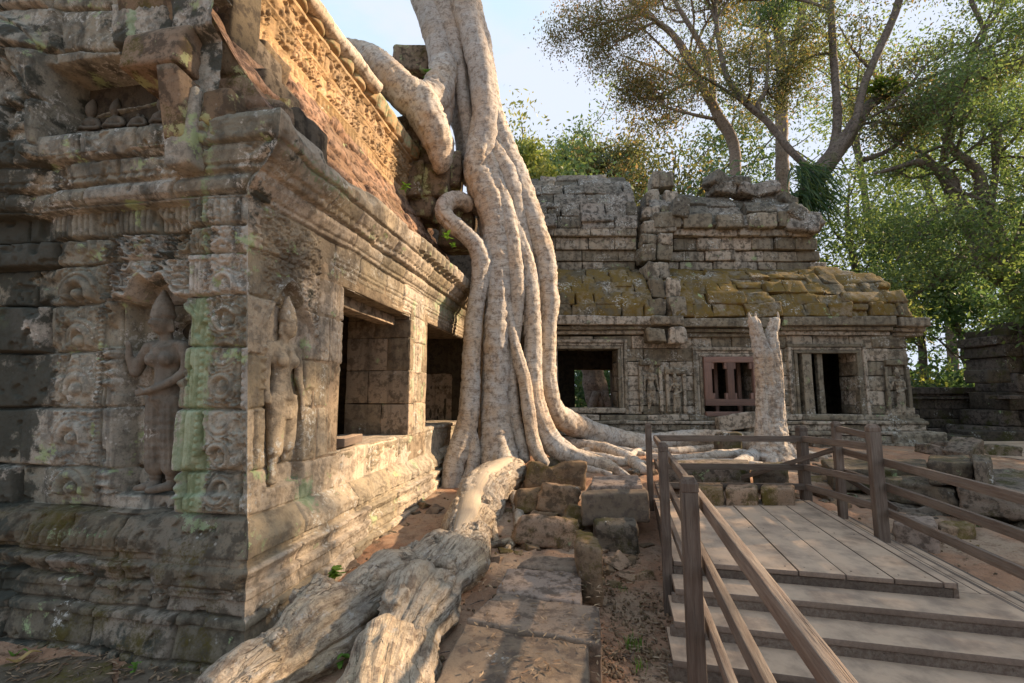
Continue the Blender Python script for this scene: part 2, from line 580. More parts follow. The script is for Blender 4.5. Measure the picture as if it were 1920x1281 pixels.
def earth():
    g = G('earth')
    P = g.pos()
    a = g.noise(P, 0.9, 5, 0.6)
    b = g.noise(P, 7, 8, 0.7)
    c = g.noise(P, 48, 6, 0.65)
    col = g.mix(g.rmp(a, 0.40, 0.62), (0.36, 0.205, 0.125), (0.36, 0.26, 0.18))
    col = g.mix(g.rmp(b, 0.46, 0.68, 0, 0.75), col, (0.20, 0.125, 0.085))
    col = g.mix(g.rmp(c, 0.52, 0.68, 0, 0.5), col, (0.13, 0.085, 0.06))
    col = g.mix(g.rmp(g.noise(P, 70, 3), 0.62, 0.70, 0, 0.5), col, (0.46, 0.37, 0.28))
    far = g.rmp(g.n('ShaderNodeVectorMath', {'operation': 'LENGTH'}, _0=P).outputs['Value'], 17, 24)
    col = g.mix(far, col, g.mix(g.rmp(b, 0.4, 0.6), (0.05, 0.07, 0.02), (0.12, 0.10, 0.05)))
    h = g.mt('ADD', g.mt('MULTIPLY', b, 0.8), g.mt('MULTIPLY', c, 0.45))
    return g.end(col, 0.95, h, 0.7, 0.03, 0.1)

M = {}
M['front'] = stone('cool weathered sandstone', (0.37, 0.345, 0.285), (0.28, 0.275, 0.235), (0.075, 0.076, 0.066), 0.9, 0.55, 0.0, streak=0.7, lich=True, bs=0.6, mott=0.5)
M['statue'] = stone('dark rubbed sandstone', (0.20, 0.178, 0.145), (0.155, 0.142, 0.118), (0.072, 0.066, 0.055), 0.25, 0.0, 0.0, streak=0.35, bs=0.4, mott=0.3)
M['plinth'] = stone('mossy plinth sandstone', (0.21, 0.18, 0.135), (0.165, 0.15, 0.12), (0.068, 0.06, 0.046), 0.45, 0.35, 0.12, mossc=(0.085, 0.07, 0.022), streak=0.4, bs=0.8, lich=True)
M['facade'] = stone('warm weathered sandstone', (0.41, 0.335, 0.24), (0.355, 0.31, 0.245), (0.15, 0.125, 0.095), 0.7, 0.42, 0.0, streak=0.40, lich=True, bs=0.7, mott=0.6)
M['frieze'] = stone('ochre carved sandstone', (0.42, 0.28, 0.15), (0.36, 0.26, 0.16), (0.14, 0.10, 0.06), 0.15, 0.25, 0.0, streak=0.2, lich=True, mott=0.5)
M['redroof'] = stone('reddish vault stone', (0.30, 0.185, 0.12), (0.25, 0.17, 0.12), (0.09, 0.06, 0.045), 0.12, 0.2, 0.0, streak=0.2, bd=0.04, bs=0.9)
M['coping'] = stone('lichened coping stone', (0.27, 0.20, 0.14), (0.22, 0.16, 0.11), (0.08, 0.062, 0.045), 0.2, 0.95, 0.15, mossc=(0.10, 0.085, 0.025), streak=0.3, greenc=(0.40, 0.43, 0.22))
M['grey'] = stone('grey block sandstone', (0.36, 0.305, 0.23), (0.29, 0.255, 0.20), (0.11, 0.093, 0.07), 0.6, 0.42, 0.0, streak=0.55, rndamt=0.75)
M['vault'] = stone('dark lichened vault stone', (0.24, 0.21, 0.17), (0.18, 0.165, 0.135), (0.065, 0.058, 0.048), 0.8, 0.2, 0.0, streak=0.3, rndamt=0.7)
M['mossvault'] = stone('ochre moss vault stone', (0.22, 0.18, 0.125), (0.17, 0.15, 0.11), (0.07, 0.058, 0.04), 0.6, 0.2, 0.85, mossc=(0.165, 0.108, 0.027), streak=0.25, rndamt=0.7)
M['slab'] = stone('worn paving sandstone', (0.29, 0.215, 0.16), (0.25, 0.195, 0.15), (0.12, 0.09, 0.07), 0.1, 0.0, 0.0, streak=0.0, bs=0.5, bd=0.012)
M['boulder'] = stone('brown boulder sandstone', (0.30, 0.20, 0.125), (0.24, 0.17, 0.115), (0.10, 0.07, 0.045), 0.15, 0.2, 0.18, mossc=(0.12, 0.09, 0.025), streak=0.0, bs=0.7)
M['ruin'] = stone('shade-darkened ruin stone', (0.13, 0.105, 0.085), (0.10, 0.085, 0.072), (0.045, 0.038, 0.032), 0.3, 0.3, 0.15, mossc=(0.06, 0.06, 0.02), streak=0.4)  # rubble stone darkened, the ruin's shade is put into the colour
M['pave'] = stone('mossy paving stone', (0.19, 0.15, 0.115), (0.15, 0.13, 0.10), (0.07, 0.055, 0.04), 0.1, 0.15, 0.25, mossc=(0.11, 0.09, 0.03), streak=0)
M['rubble'] = stone('dark rubble stone', (0.20, 0.155, 0.115), (0.155, 0.13, 0.10), (0.065, 0.052, 0.04), 0.35, 0.3, 0.2, mossc=(0.075, 0.07, 0.022), streak=0.2, bs=0.8)
M['dark'] = stone('dark inner stone', (0.13, 0.105, 0.075), (0.10, 0.085, 0.065), (0.04, 0.033, 0.026), 0.0, 0.1, 0.0, streak=0.4)  # plain darker tone for inner walls and cores
M['inner'] = stone('inner jamb stone', (0.36, 0.275, 0.195), (0.29, 0.235, 0.175), (0.13, 0.10, 0.07), 0.15, 0.35, 0.0, streak=0.45)
M['deck'] = wood('sun bleached deck timber', (0.26, 0.195, 0.15), (0.20, 0.15, 0.115), (0.09, 0.065, 0.05), dust=(0.55, 0.405, 0.285))
M['rail'] = wood('dark weathered rail timber', (0.125, 0.088, 0.066), (0.20, 0.16, 0.125), (0.045, 0.033, 0.027), bs=0.9)
M['brace'] = wood('pinkish brace timber', (0.22, 0.135, 0.105), (0.17, 0.11, 0.09), (0.08, 0.055, 0.045))
M['bark'] = bark('pale smooth root bark', (0.54, 0.465, 0.375), (0.48, 0.445, 0.40), (0.19, 0.15, 0.115), tan=(0.50, 0.37, 0.25), pits=0.8)
M['trunkbark'] = bark('silver grey trunk bark', (0.48, 0.43, 0.38), (0.42, 0.39, 0.355), (0.20, 0.165, 0.135), tan=(0.44, 0.34, 0.25), pits=0.35, wr=1.3)
M['groundroot'] = bark('worn ground root wood', (0.54, 0.45, 0.34), (0.47, 0.405, 0.32), (0.21, 0.155, 0.11), tan=(0.56, 0.44, 0.29), pits=0.3, wr=0.15, bs=1.0, pale=0.5, grain=0.7)
M['wornwood'] = wood('polished worn root wood', (0.46, 0.375, 0.265), (0.38, 0.32, 0.25), (0.22, 0.165, 0.115), bs=0.5)
M['treebark'] = bark('brown tree bark', (0.15, 0.115, 0.09), (0.20, 0.16, 0.13), (0.045, 0.034, 0.028), pits=0.2, wr=0.6, moss=0.35, pale=0.2)
M['palebark'] = bark('pale tree bark', (0.34, 0.265, 0.21), (0.30, 0.24, 0.20), (0.14, 0.105, 0.085), pits=0.2, wr=0.8, moss=0.1, pale=0.4)
M['earth'] = earth()
M['leaf_mid'] = leafmat('mid green leaves', [(0.082, 0.138, 0.050), (0.129, 0.203, 0.070), (0.199, 0.267, 0.093), (0.306, 0.343, 0.109)])
M['leaf_dark'] = leafmat('deep green leaves', [(0.043, 0.089, 0.043), (0.074, 0.146, 0.062), (0.129, 0.203, 0.081), (0.235, 0.279, 0.093)])
M['leaf_lime'] = leafmat('yellow green leaves', [(0.136, 0.193, 0.057), (0.212, 0.272, 0.076), (0.308, 0.333, 0.101), (0.385, 0.351, 0.127)])
M['leaf_rust'] = leafmat('olive and rust leaves', [(0.091, 0.127, 0.051), (0.162, 0.173, 0.065), (0.276, 0.195, 0.081), (0.506, 0.242, 0.138)])
M['leaf_olive'] = leafmat('olive leaves with gold', [(0.070, 0.096, 0.050), (0.129, 0.161, 0.076), (0.211, 0.203, 0.081), (0.492, 0.279, 0.123)])
M['fern'] = leafmat('fern green', [(0.12, 0.20, 0.03), (0.20, 0.30, 0.05), (0.32, 0.40, 0.09)], 0.65)
M['litter'] = leafmat('dry leaf litter', [(0.16, 0.10, 0.06), (0.27, 0.18, 0.11), (0.38, 0.28, 0.18), (0.10, 0.065, 0.04)], 0.1)
M['yellowleaf'] = leafmat('yellowed leaf', [(0.42, 0.28, 0.10), (0.50, 0.36, 0.15)], 0.2)
M['sprout'] = leafmat('fresh sprout green', [(0.10, 0.22, 0.03), (0.16, 0.30, 0.05)], 0.4)
M['cloth'] = stone('orange cloth', (0.55, 0.22, 0.06), (0.5, 0.2, 0.06), (0.35, 0.13, 0.04), 0, 0, 0, streak=0)
# ------------------------------------------------------------------ ground
_gp = np.array([
 (-4,3.0,-.05),(-2.3,3.2,-.08),(-1.5,3.3,-.05),(-.3,3.0,.08),(.45,3.2,.08),(.75,3.3,0),(1.2,3,-.03),(1.05,4.4,0),(1.35,5.2,.04),(1.7,6.3,.12),(2.5,3,-.03),(4,3,-.02),(6,3,0),
 (-1.5,4.5,.10),(-1.3,6,.22),(-.9,8,.36),(-.6,9.3,.46),(0,8,.38),(-.2,6.4,.25),(.2,5,.14),(.9,7.2,.36),(.5,9,.55),(2,9.2,.66),(2,10.5,.8),(1,11.3,.85),(2,12.6,.78),(5,12.6,.8),(8,12.6,.8),(11,12.6,.72),
 (4,9.5,.72),(3.4,8,.55),(5.2,8,.5),(5,6.2,.22),(4.6,4.2,.08),(5.5,4.5,.12),(7,5,.2),(7,6.6,.28),(6.5,7.3,.34),(8.5,6.7,.30),(8,8.6,.62),(11,8.6,.55),(14,13,.42),(20,20,.35),(10,17,.5),(0,17,.75),(-8,14,.5),(-8,5,-.05),
 (0,0,0),(-5,0,0),(6,0,0),(12,2,.1),(16,8,.35),(30,30,.3),(-20,30,.4),(-20,0,0),(30,0,.1),(0,40,.4),(0,-15,0)], float)
def _tps():
    X = _gp[:, :2]
    r = np.linalg.norm(X[:, None]-X[None], axis=2)
    K = np.where(r > 0, r*r*np.log(np.maximum(r, 1e-9)), 0)+np.eye(len(X))*0.02
    Pm = np.concatenate([np.ones((len(X), 1)), X], 1)
    A = np.block([[K, Pm], [Pm.T, np.zeros((3, 3))]])
    return np.linalg.solve(A, np.concatenate([_gp[:, 2], np.zeros(3)]))
_gw = _tps()
def ground_z(x, y):
    x = np.asarray(x, float)
    y = np.asarray(y, float)
    sh = x.shape
    q = np.stack([x.ravel(), y.ravel()], 1)
    rr = np.linalg.norm(q, axis=1)
    q = q*np.minimum(1, 38/np.maximum(rr, 1e-6))[:, None]
    out = np.zeros(len(q))
    X = _gp[:, :2]
    for i in range(0, len(q), 20000):
        r = np.linalg.norm(q[i:i+20000, None]-X[None], axis=2)
        K = np.where(r > 0, r*r*np.log(np.maximum(r, 1e-9)), 0)
        out[i:i+20000] = K@_gw[:-3]+_gw[-3]+q[i:i+20000]@_gw[-2:]
    z = np.clip(out, -0.3, 1.0)
    return z.reshape(sh)
def gz(x, y):
    return float(ground_z(np.array([x]), np.array([y]))[0])

def build_ground():
    xs = np.concatenate([np.linspace(-400, -14, 20), np.linspace(-12, -3.4, 30), np.arange(-3.3, 7, 0.045), np.linspace(7.1, 16, 70), np.linspace(17, 45, 30), np.linspace(50, 400, 14)])
    ys = np.concatenate([np.linspace(-60, -2, 12), np.linspace(-1, 2.2, 20), np.arange(2.3, 10, 0.045), np.linspace(10.1, 20, 80), np.linspace(21, 50, 30), np.linspace(56, 700, 18)])
    X, Y = np.meshgrid(xs, ys)
    Z = ground_z(X, Y)
    near = np.clip(1.3-np.hypot(X-1, Y-6)/18, 0, 1)
    Z = Z+near*(0.05*n2(X, Y, 1.3, 3, 1)+0.03*n2(X, Y, 5, 3, 2)+0.014*n2(X, Y, 16, 2, 3))
    V = np.stack([X, Y, Z], -1).reshape(-1, 3)
    nx = len(xs)
    i = (np.arange(len(ys)-1)[:, None]*nx+np.arange(nx-1)[None])
    F = np.stack([i, i+1, i+nx+1, i+nx], -1).reshape(-1, 4)
    kind(mk('ground', V, F, M['earth']), 'structure')
build_ground()

# ------------------------------------------------------------------ the left temple gallery
A0 = math.radians(9.29)
BF = np.array([math.sin(A0), math.cos(A0), 0.0])       # along the side wall, away from the camera
BN = np.array([math.cos(A0), -math.sin(A0), 0.0])      # out of the side wall, to the right
BO = np.array([-2.25, 4.0, 0.0])
BR = np.stack([BF, BN, np.array([0, 0, 1.0])], 1)       # local (s, o, z) to world; left handed, boxes do not mind
def B(s, o, z):
    s, o, z = np.broadcast_arrays(np.asarray(s, float), np.asarray(o, float), np.asarray(z, float))
    # the old corner leans out a little toward its top
    t = np.clip((z-1.06)/2.84, 0, 1)*(1-sst(3.9, 4.3, z))*np.clip((1.4-s)/1.4, 0, 1)
    s, o = s-.13*t, o-.10*t
    return BO+s[..., None]*BF+o[..., None]*BN+z[..., None]*np.array([0, 0, 1.0])
BR3 = np.stack([BF, -BN, np.array([0, 0, 1.0])], 1)

def hf(name, P, mat, parent, keep=None, attrs=None, flip=False):
    """a sheet of points P (nv, nu, 3)"""
    nv, nu = P.shape[:2]
    i = (np.arange(nv-1)[:, None]*nu+np.arange(nu-1)[None])
    F = np.stack([i, i+1, i+nu+1, i+nu], -1)
    if flip:
        F = F[..., ::-1]
    F = F[keep] if keep is not None else F.reshape(-1, 4)
    F = F.reshape(-1, 4)
    used = np.unique(F)
    rem = np.full(nv*nu, -1, np.int64)
    rem[used] = np.arange(len(used))
    at = {k: np.asarray(a, float).reshape(-1)[used] for k, a in (attrs or {}).items()}
    return mk(name, P.reshape(-1, 3)[used], rem[F], mat, parent, at)

def prof(z, tab):
    t = np.array(tab)
    return np.interp(z, t[:, 0], t[:, 1])

def courses(U, V, zs, seed, wmin, wmax, warp=0.02):
    """distance to the nearest joint and a random number per block"""
    r = np.random.default_rng(seed)
    Uw = U+warp*n2(U, V, 2.2, 2, seed)
    Vw = V+warp*n2(U, V, 1.7, 2, seed+3)
    zs = np.array(zs)
    ci = np.clip(np.searchsorted(zs, Vw)-1, 0, len(zs)-2)
    d = np.minimum(Vw-zs[ci], zs[ci+1]-Vw)
    rid = np.zeros_like(U)
    u0, u1 = U.min()-1, U.max()+1
    for c in range(len(zs)-1):
        j = [u0-r.uniform(0, wmax)]
        while j[-1] < u1:
            j.append(j[-1]+r.uniform(wmin, wmax))
        j = np.array(j)
        m = ci == c
        k = np.clip(np.searchsorted(j, Uw[m])-1, 0, len(j)-2)
        d[m] = np.minimum(d[m], np.minimum(Uw[m]-j[k], j[k+1]-Uw[m]))
        rid[m] = r.uniform(0, 1, len(j))[k]
    return np.maximum(d, 0), rid

def joint(d, dep=0.03, w=0.010, rnd=0.012, rw=0.05):
    return -dep*np.exp(-(d/w)**2)-rnd*np.exp(-d/rw*1.6)

def scroll(U, V, c, seed=0):
    """staggered foliage rosettes, 0..1"""
    row = np.floor(V/c)
    u = U+0.5*c*(row % 2)
    x = (u/c-np.floor(u/c)-0.5)*2
    y = (V/c-row-0.5)*2
    r = np.hypot(x, y)+1e-6
    sg = np.where((np.floor(u/c)+row) % 2 > 0, 1, -1)
    th = np.arctan2(y, x)*sg
    a = 0.5+0.5*np.cos(th-r*9.5)
    a = a*sst(1.12, 0.85, r)+0.5*sst(0.85, 1.05, r)*(0.5+0.5*np.cos(np.arctan2(y, x)*4))
    return sst(0.25, 0.8, a)

def worm(U, V, c, seed=0):
    a = n2(U+0.5*c*n2(U, V, 0.8/c, 2, seed+4), V+0.5*c*n2(U, V, 0.8/c, 2, seed+7), 1/c, 2, seed)
    return sst(0.0, 0.22, 0.25-np.abs(a))

def ring(U, V, cu, cv, r, w):
    d = np.abs(np.hypot(U-cu, V-cv)-r)
    return np.sqrt(np.clip(1-(d/w)**2, 0, 1))

def dome(U, V, cu, cv, ru, rv=None):
    rv = ru if rv is None else rv
    return np.sqrt(np.clip(1-((U-cu)/ru)**2-((V-cv)/rv)**2, 0, 1))

def band(x, a, b, e=0.008):
    return sst(a-e, a+e, x)*sst(b+e, b-e, x)

PLINTH = [(-.5,.25),(.02,.25),(.10,.235),(.2,.205),(.265,.19),(.272,.218),(.33,.218),(.338,.17),(.46,.14),(.468,.168),(.53,.168),(.538,.115),(.60,.125),(.68,.185),(.70,.185),(.707,.125),(.76,.11),(.775,.155),(.88,.155),(.95,.10),(1.04,.04),(1.062,.0)]
CORN = [(3.86,0),(3.872,.035),(3.93,.035),(3.938,.06),(4.02,.10),(4.08,.10),(4.088,.15),(4.16,.16),(4.168,.20),(4.26,.26),(4.30,.27),(4.308,.30),(4.50,.33),(4.56,.31),(4.62,.22),(4.655,-.25)]
def edge(z):
    return np.where(z < 2, prof(z, PLINTH), prof(z, CORN))

gal = thing('temple_gallery', 'carved sandstone temple gallery filling the left, with standing women in relief and square openings', 'temple', BO)

OL = lambda z: np.interp(z, [1.08, 3.08], [-.73, -.60])
def front_wall():
    u = np.concatenate([np.arange(-7.3, -4.3, .03), np.arange(-4.3, -2.6, 0.013), np.arange(-2.6, 0.0001, 0.0078)])
    u[-1] = 0
    z = np.arange(-.4, 4.66, 0.0082)
    U, Z = np.meshgrid(u, z)
    pil = sst(-.012, .012, U-OL(Z))                                # 1 on the corner pilaster
    wallz = band(Z, 1.06, 3.87, .01)
    er = 0.95+0.4*n2(U, Z, 1.1, 2, 21)                           # how crisp the carving still is
    # the wall left of the pilaster sits back
    H = edge(Z)*(0.86+0.14*pil)
    H = H-(1-pil)*wallz*0.10
    # plain blocks and joints
    d, rid = courses(U, Z, [-.5,.02,.34,.54,.70,1.05,1.42,1.97,2.52,2.98,3.36,3.62,3.90,4.09,4.31,4.7], 3, .45, 1.0)
    pl = sst(-2.2, -2.35, U)*band(Z, 1.06, 3.87, .02)
    H = H+joint(d, .045+.03*pl, .012, .02)+(rid-.5)*(.03+.09*pl)
    # niche
    xn = (U+1.03)/0.37
    archtop = 3.16-0.24*np.abs(xn)**1.5-0.05*np.cos(xn*9)
    niche = sst(1.05, .96, np.abs(xn))*sst(archtop+.012, archtop-.012, Z)*sst(1.18, 1.20, Z)
    H = H-niche*0.17*(1-pil)
    ap = sst(1.9, 1.6, np.abs(xn))*(1-pil)
    fl = archtop-Z
    rim = np.exp(-((fl+.055)/.035)**2)*sst(1.45, 1.2, np.abs(xn))*sst(2.55, 2.7, Z)
    H = H+rim*0.10
    H = H+np.exp(-((fl+.125)/.016)**2)*sst(1.5, 1.25, np.abs(xn))*sst(2.55, 2.7, Z)*.05
    # side colonnettes of the niche with ringed capitals
    for c, w in ((-1.50, .075), (-.68, .035)):
        m = band(U, c-w, c+w)*band(Z, 1.2, 2.54)
        H = H+m*0.05
        H = H+m*band(Z, 2.16, 2.44)*0.05*(0.5-0.5*np.cos((Z-2.16)*2*np.pi/0.093))+m*band(Z, 2.44, 2.54, .01)*.07
        H = H+m*band(Z, 1.2, 1.42)*0.025*(0.5+0.5*np.cos((Z-1.2)*2*np.pi/0.085))
    # vertical fillet and foliage band
    m = band(U, -1.66, -1.60)*band(Z, 1.1, 3.55)
    H = H+m*(0.042+0.007*np.cos(Z*2*np.pi/0.045))
    m = band(U, -2.2, -1.66, .03)*band(Z, 1.1, 3.6)*(1-pil)
    z7 = (Z-1.1) % 0.46
    lv = ring(U, z7, -1.92, 0.12, 0.14, 0.045)*sst(0.05, 0.1, z7)+0.9*dome(U, z7, -1.92, 0.13, 0.075, .06)+0.7*ring(U, z7, -1.92, .12, .21, .03)*sst(.1, .16, z7)
    wear = .45+.75*np.abs(vnoise(np.stack([np.floor((Z-1.1)/.46)*3.7, 0*Z+.5, 0*Z], -1), 12))+.3*n2(U, Z, 2.6, 2, 18)
    H = H+m*(lv*0.075*wear+0.022*worm(U, Z, .07, 6)*sst(.22, .26, np.hypot(U+1.92, z7-.12)))
    # foliage above the niche
    m = sst(0, .05, Z-archtop-.05)*band(U, -1.60, -.62, .02)*band(Z, 2.55, 3.62, .02)*(1-pil)
    H = H+m*(0.030*worm(U, Z, 0.065, 3)+0.042*scroll(U, Z, .17))
    m = band(Z, 3.64, 3.86)*sst(-2.3, -2.2, U)
    H = H+m*0.03*er*sst(.2, .7, np.abs(np.sin(U*2*np.pi/.13)))
    # corner pilaster: fluted border, bead row, medallions, beaded edge
    t = U-OL(Z)
    pz = pil*band(Z, 1.1, 3.60)
    H = H+pz*0.026*(band(t, .03, .065)+band(t, .085, .15)-0.5*band(t, .11, .125))
    bz = (Z % 0.062)/0.062-.5
    H = H+pz*0.022*dome(t, bz*.062, .185, 0, .022, .029)
    cm = OL(Z)*0.5+.075
    mz = (Z-1.12) % 0.30
    med = ring(U-cm, mz, 0, .15, .098, .026)+0.55*ring(U-cm, mz, 0, .15, .135, .013)+0.85*dome(U-cm, mz, 0, .115, .05, .042)+0.8*dome(U-cm, mz, 0, .175, .026, .034)
    H = H+pz*er*0.048*med*(.5+.7*np.abs(vnoise(np.stack([np.floor((Z-1.12)/.30)*2.3, 0*Z+.5, 0*Z], -1), 15))+.5*n2(U, Z, 3.5, 2, 19))
    H = H+pz*band(U-cm, -.17, .17)*sst(.12, .15, np.hypot(U-cm, mz-.15))*0.034*worm(U, Z, .05, 9)*er
    H = H+pz*0.022*(band(U, -.085, -.07)+band(U, -.022, -.006))+pz*0.018*dome(U, bz*.062, -.046, 0, .02, .028)
    # capital above
    m = pil*band(Z, 3.38, 3.86)
    H = H+m*er*0.03*(ring(U, Z, -.30, 3.50, .13, .03)+ring(U, Z, -.30, 3.50, .08, .02)+dome(U, Z, -.3, 3.47, .05)+.7*worm(U, Z, .07, 12))
    H = H+band(Z, 3.30, 3.38)*pil*0.02
    # plinth: petal rows and beads left of the pilaster block
    lf = sst(-.75, -.85, U)
    pu = np.abs(np.sin(U*np.pi/.085))
    H = H+lf*band(Z, .80, .95)*sst(-2.4, -2.2, U)*0.045*(pu**0.7-.5)*er
    H = H+band(Z, .60, .70)*0.025*(np.abs(np.sin(U*np.pi/.15))**.6-.5)*er
    H = H-lf*band(Z, .9, 1.06)*0.0
    # the plinth block under the pilaster bulges and is worn smooth
    bl = sst(-.85, -.7, U)*band(Z, .52, 1.05, .03)
    H = H*(1-bl*.75)+bl*.75*(0.03+0.19*sst(1.06, .55, Z))
    # bead rows on the cornice
    H = H+band(Z, 4.09, 4.165)*0.018*np.abs(np.sin(U*np.pi/.12))
    H = H+band(Z, 4.315, 4.5)*0.02*n2(U, Z, 9, 3, 8)
    # weathering
    H = H+0.022*n2(U, Z, 1.6, 2, 31)+0.008*n2(U, Z, 7, 3, 32)+0.004*n2(U, Z, 30, 2, 33)
    H = H-0.05*sst(.28, .42, n2(U, Z, 2.2, 3, 35))-.03*sst(.32, .44, n2(U, Z, 6.5, 3, 36))
    # the corner closes with the side wall
    e = edge(Z)
    k = sst(-.05, -.004, U)
    H = H*(1-k)+e*k
    Us = U+e*np.clip((U+.42)/.42, 0, 1)
    strip = 1.02*pil*np.exp(-((t-.115)/.085)**2)*sst(1.0, 1.1, Z)*sst(3.02, 2.9, Z+0.1*n2(U, Z, 5, 2, 2))
    strip2 = pil*np.exp(-((t-.22)/.10)**2)*sst(3.0, 2.6, Z)*sst(1.04, 1.1, Z)*.62
    up = np.exp(-((U+.42)/.05)**2)*band(Z, 3.3, 4.5)*.62
    lp = np.exp(-((U+.42)/.25)**2-((Z-.99)/.07)**2)*.55+np.exp(-((U+1.6)/.45)**2-((Z-.88)/.07)**2)*.45
    lich = np.clip(strip+strip2+up+lp, 0, 1)
    zc = (Z[:-1, :-1]+Z[1:, 1:])/2
    stain = sst(-1.9, -2.6, U)*.75+sst(1.0, .1, Z)*.35*sst(-.3, -1, U)+np.exp(-((Z-3.3)/.5)**2)*.18+(rid-.5)*.35
    at = {'lich': lich, 'rnd': rid, 'stain': np.clip(stain, 0, 1)}
    hf('plinth', B(-H, Us, Z), M['plinth'], gal, zc < 1.07, at)
    hf('front_wall', B(-H, Us, Z), M['front'], gal, zc >= 1.07, at)
front_wall()

OPEN1 = (1.44, 3.55, 1.45, 3.40)
OPEN2 = (4.42, 6.85, 1.50, 3.42)
def rectd(U, V, r):
    dx = np.maximum(np.maximum(r[0]-U, U-r[1]), 0)
    dy = np.maximum(np.maximum(r[2]-V, V-r[3]), 0)
    return np.maximum(dx, dy)
def side_wall():
    u = np.concatenate([np.arange(0, 2.0, 0.0085), np.arange(2.0, 7.4, 0.0135)])
    z = np.arange(-.4, 4.665, 0.0095)
    # put grid lines on the sides of the openings
    for r in (OPEN1, OPEN2):
        for a in r[:2]:
            u[np.argmin(abs(u-a))] = a
        for a in r[2:]:
            z[np.argmin(abs(z-a))] = a
    U, Z = np.meshgrid(u, z)
    er = 0.8+0.35*n2(U, Z, 1.3, 2, 41)
    H = edge(Z)
    low = sst(1.0, 1.5, U)*sst(1.45, 1.3, Z)
    d, rid = courses(U, Z, [-.5,.02,.34,.70,1.05,1.42,1.97,2.45,2.98,3.42,3.88,4.09,4.31,4.7], 5, .5, 1.1)
    H = H+joint(d, .028, .010, .012)+(rid-.5)*.02
    # worn, broken masonry below the sill
    H = H+low*(0.05*n2(U, Z*1.6, 2.2, 4, 44)-.03+0.02*n2(U, Z*3, 8, 3, 45))
    # door frames: nested fillets
    for r, top in ((OPEN1, .36), (OPEN2, .30)):
        dd = rectd(U, Z, r)
        ab = sst(r[2]-.02, r[2]+.02, Z)
        st = 0.0
        for a in (.03, .075, .095, .15, .205, .225, .29):
            st = st+np.where(np.isin(a, (.075, .205)), -1, 1)*0.016*sst(a-.005, a+.005, dd)
        fr = sst(.34, .33, dd)*ab
        H = H+fr*(st-0.045)
        H = H+fr*0.012*np.exp(-((dd-.25)/.012)**2)
    # corner pilaster return: plain fillets and a ringed capital
    pz = band(Z, 1.08, 3.85)
    m = band(U, 0, .165)*pz
    H = H+m*(0.01*band(U, .03, .045)+0.01*band(U, .12, .135))
    m = band(U, .165, .25)*band(Z, 1.3, 2.62)
    H = H+m*(-.01+0.025*band(Z, 2.15, 2.55)*(.5+.5*np.cos((Z-2.15)*2*np.pi/.095)))
    # niche of the second figure
    xn = (U-.49)/.25
    archtop = 3.18-0.30*np.abs(xn)**1.6
    niche = sst(1.06, .97, np.abs(xn))*sst(archtop+.01, archtop-.01, Z)*sst(1.24, 1.26, Z)
    H = H-niche*.085
    H = H+np.exp(-((archtop+.05-Z)/.028)**2)*sst(1.5, 1.25, np.abs(xn))*sst(2.55, 2.65, Z)*.06
    H = H+np.exp(-((archtop+.12-Z)/.018)**2)*sst(1.6, 1.4, np.abs(xn))*sst(2.6, 2.75, Z)*.03
    m = sst(0, .04, Z-archtop-.1)*band(U, .17, .93, .01)*band(Z, 2.62, 3.84)
    H = H+m*er*(.03*worm(U, Z, .06, 14)+.02*scroll(U, Z, .13))
    m = band(U, .76, .93)*band(Z, 1.25, 2.60)
    H = H+m*(.012-.03*sst(.2, .4, n2(U, Z, 3, 2, 17)))
    # carved blocks over the figure, plain above the door
    m = band(U, 0.0, .95, .02)*band(Z, 3.40, 3.86)
    H = H+m*er*.035*worm(U, Z, .09, 22)
    # lotus buds along the far eave
    m = sst(2.6, 3.4, U)
    H = H+m*band(Z, 4.36, 4.62)*.10*np.abs(np.sin(U*np.pi/.23))**.7
    H = H+band(Z, 4.09, 4.165)*.02*np.abs(np.sin(U*np.pi/.12))
    # the near cornice is broken and rounded off, the middle is worn back
    brk = band(U, .0, 2.7, .2)*sst(3.95, 4.3, Z)
    H = H-brk*0.16*sst(-.1, .35, n2(U, Z, 1.5, 3, 51))
    H = H+0.02*n2(U, Z, 2.0, 3, 61)+0.012*n2(U, Z, 9, 3, 62)+.006*n2(U, Z, 30, 2, 63)
    e = edge(Z)
    k = sst(.05, .004, U)
    H = H*(1-k)+e*k
    Us = U-e*np.clip((.42-U)/.42, 0, 1)
    lich = np.exp(-((U-3.66)/.11)**2)*band(Z, .9, 3.7)*.62+np.exp(-((U-4.15)/.08)**2)*band(Z, 1.5, 3.4)*.55
    lich = lich+np.exp(-((U-.80)/.18)**2-((Z-1.10)/.20)**2)*.85+np.exp(-((U-1.35)/.15)**2-((Z-1.1)/.12)**2)*.5
    lich = lich+np.exp(-((U-.55)/.6)**2-((Z-4.3)/.12)**2)*.5+band(U, 4.6, 6.6, .2)*np.exp(-((Z-3.85)/.3)**2)*.5
    fc = lambda a: (a[:-1, :-1]+a[1:, 1:])/2
    uc, zc = fc(U), fc(Z)
    inside = lambda r: (uc > r[0]) & (uc < r[1]) & (zc > r[2]) & (zc < r[3])
    keep = ~(inside(OPEN1) | inside(OPEN2))
    hf('side_wall', B(Us, H, Z), M['facade'], gal, keep, {'lich': np.clip(lich, 0, 1), 'rnd': rid, 'stain': np.clip(.22*sst(1.6, .4, U)*sst(2.6, 3.3, Z)+(rid-.6)*.3, 0, 1)}, flip=False)
side_wall()

def bbox(acc, s0, s1, o0, o1, z0, z1, **k):
    acc.block(B((s0+s1)/2, (o0+o1)/2, (z0+z1)/2), ((s1-s0)/2, abs(o1-o0)/2, (z1-z0)/2), BR, **k)

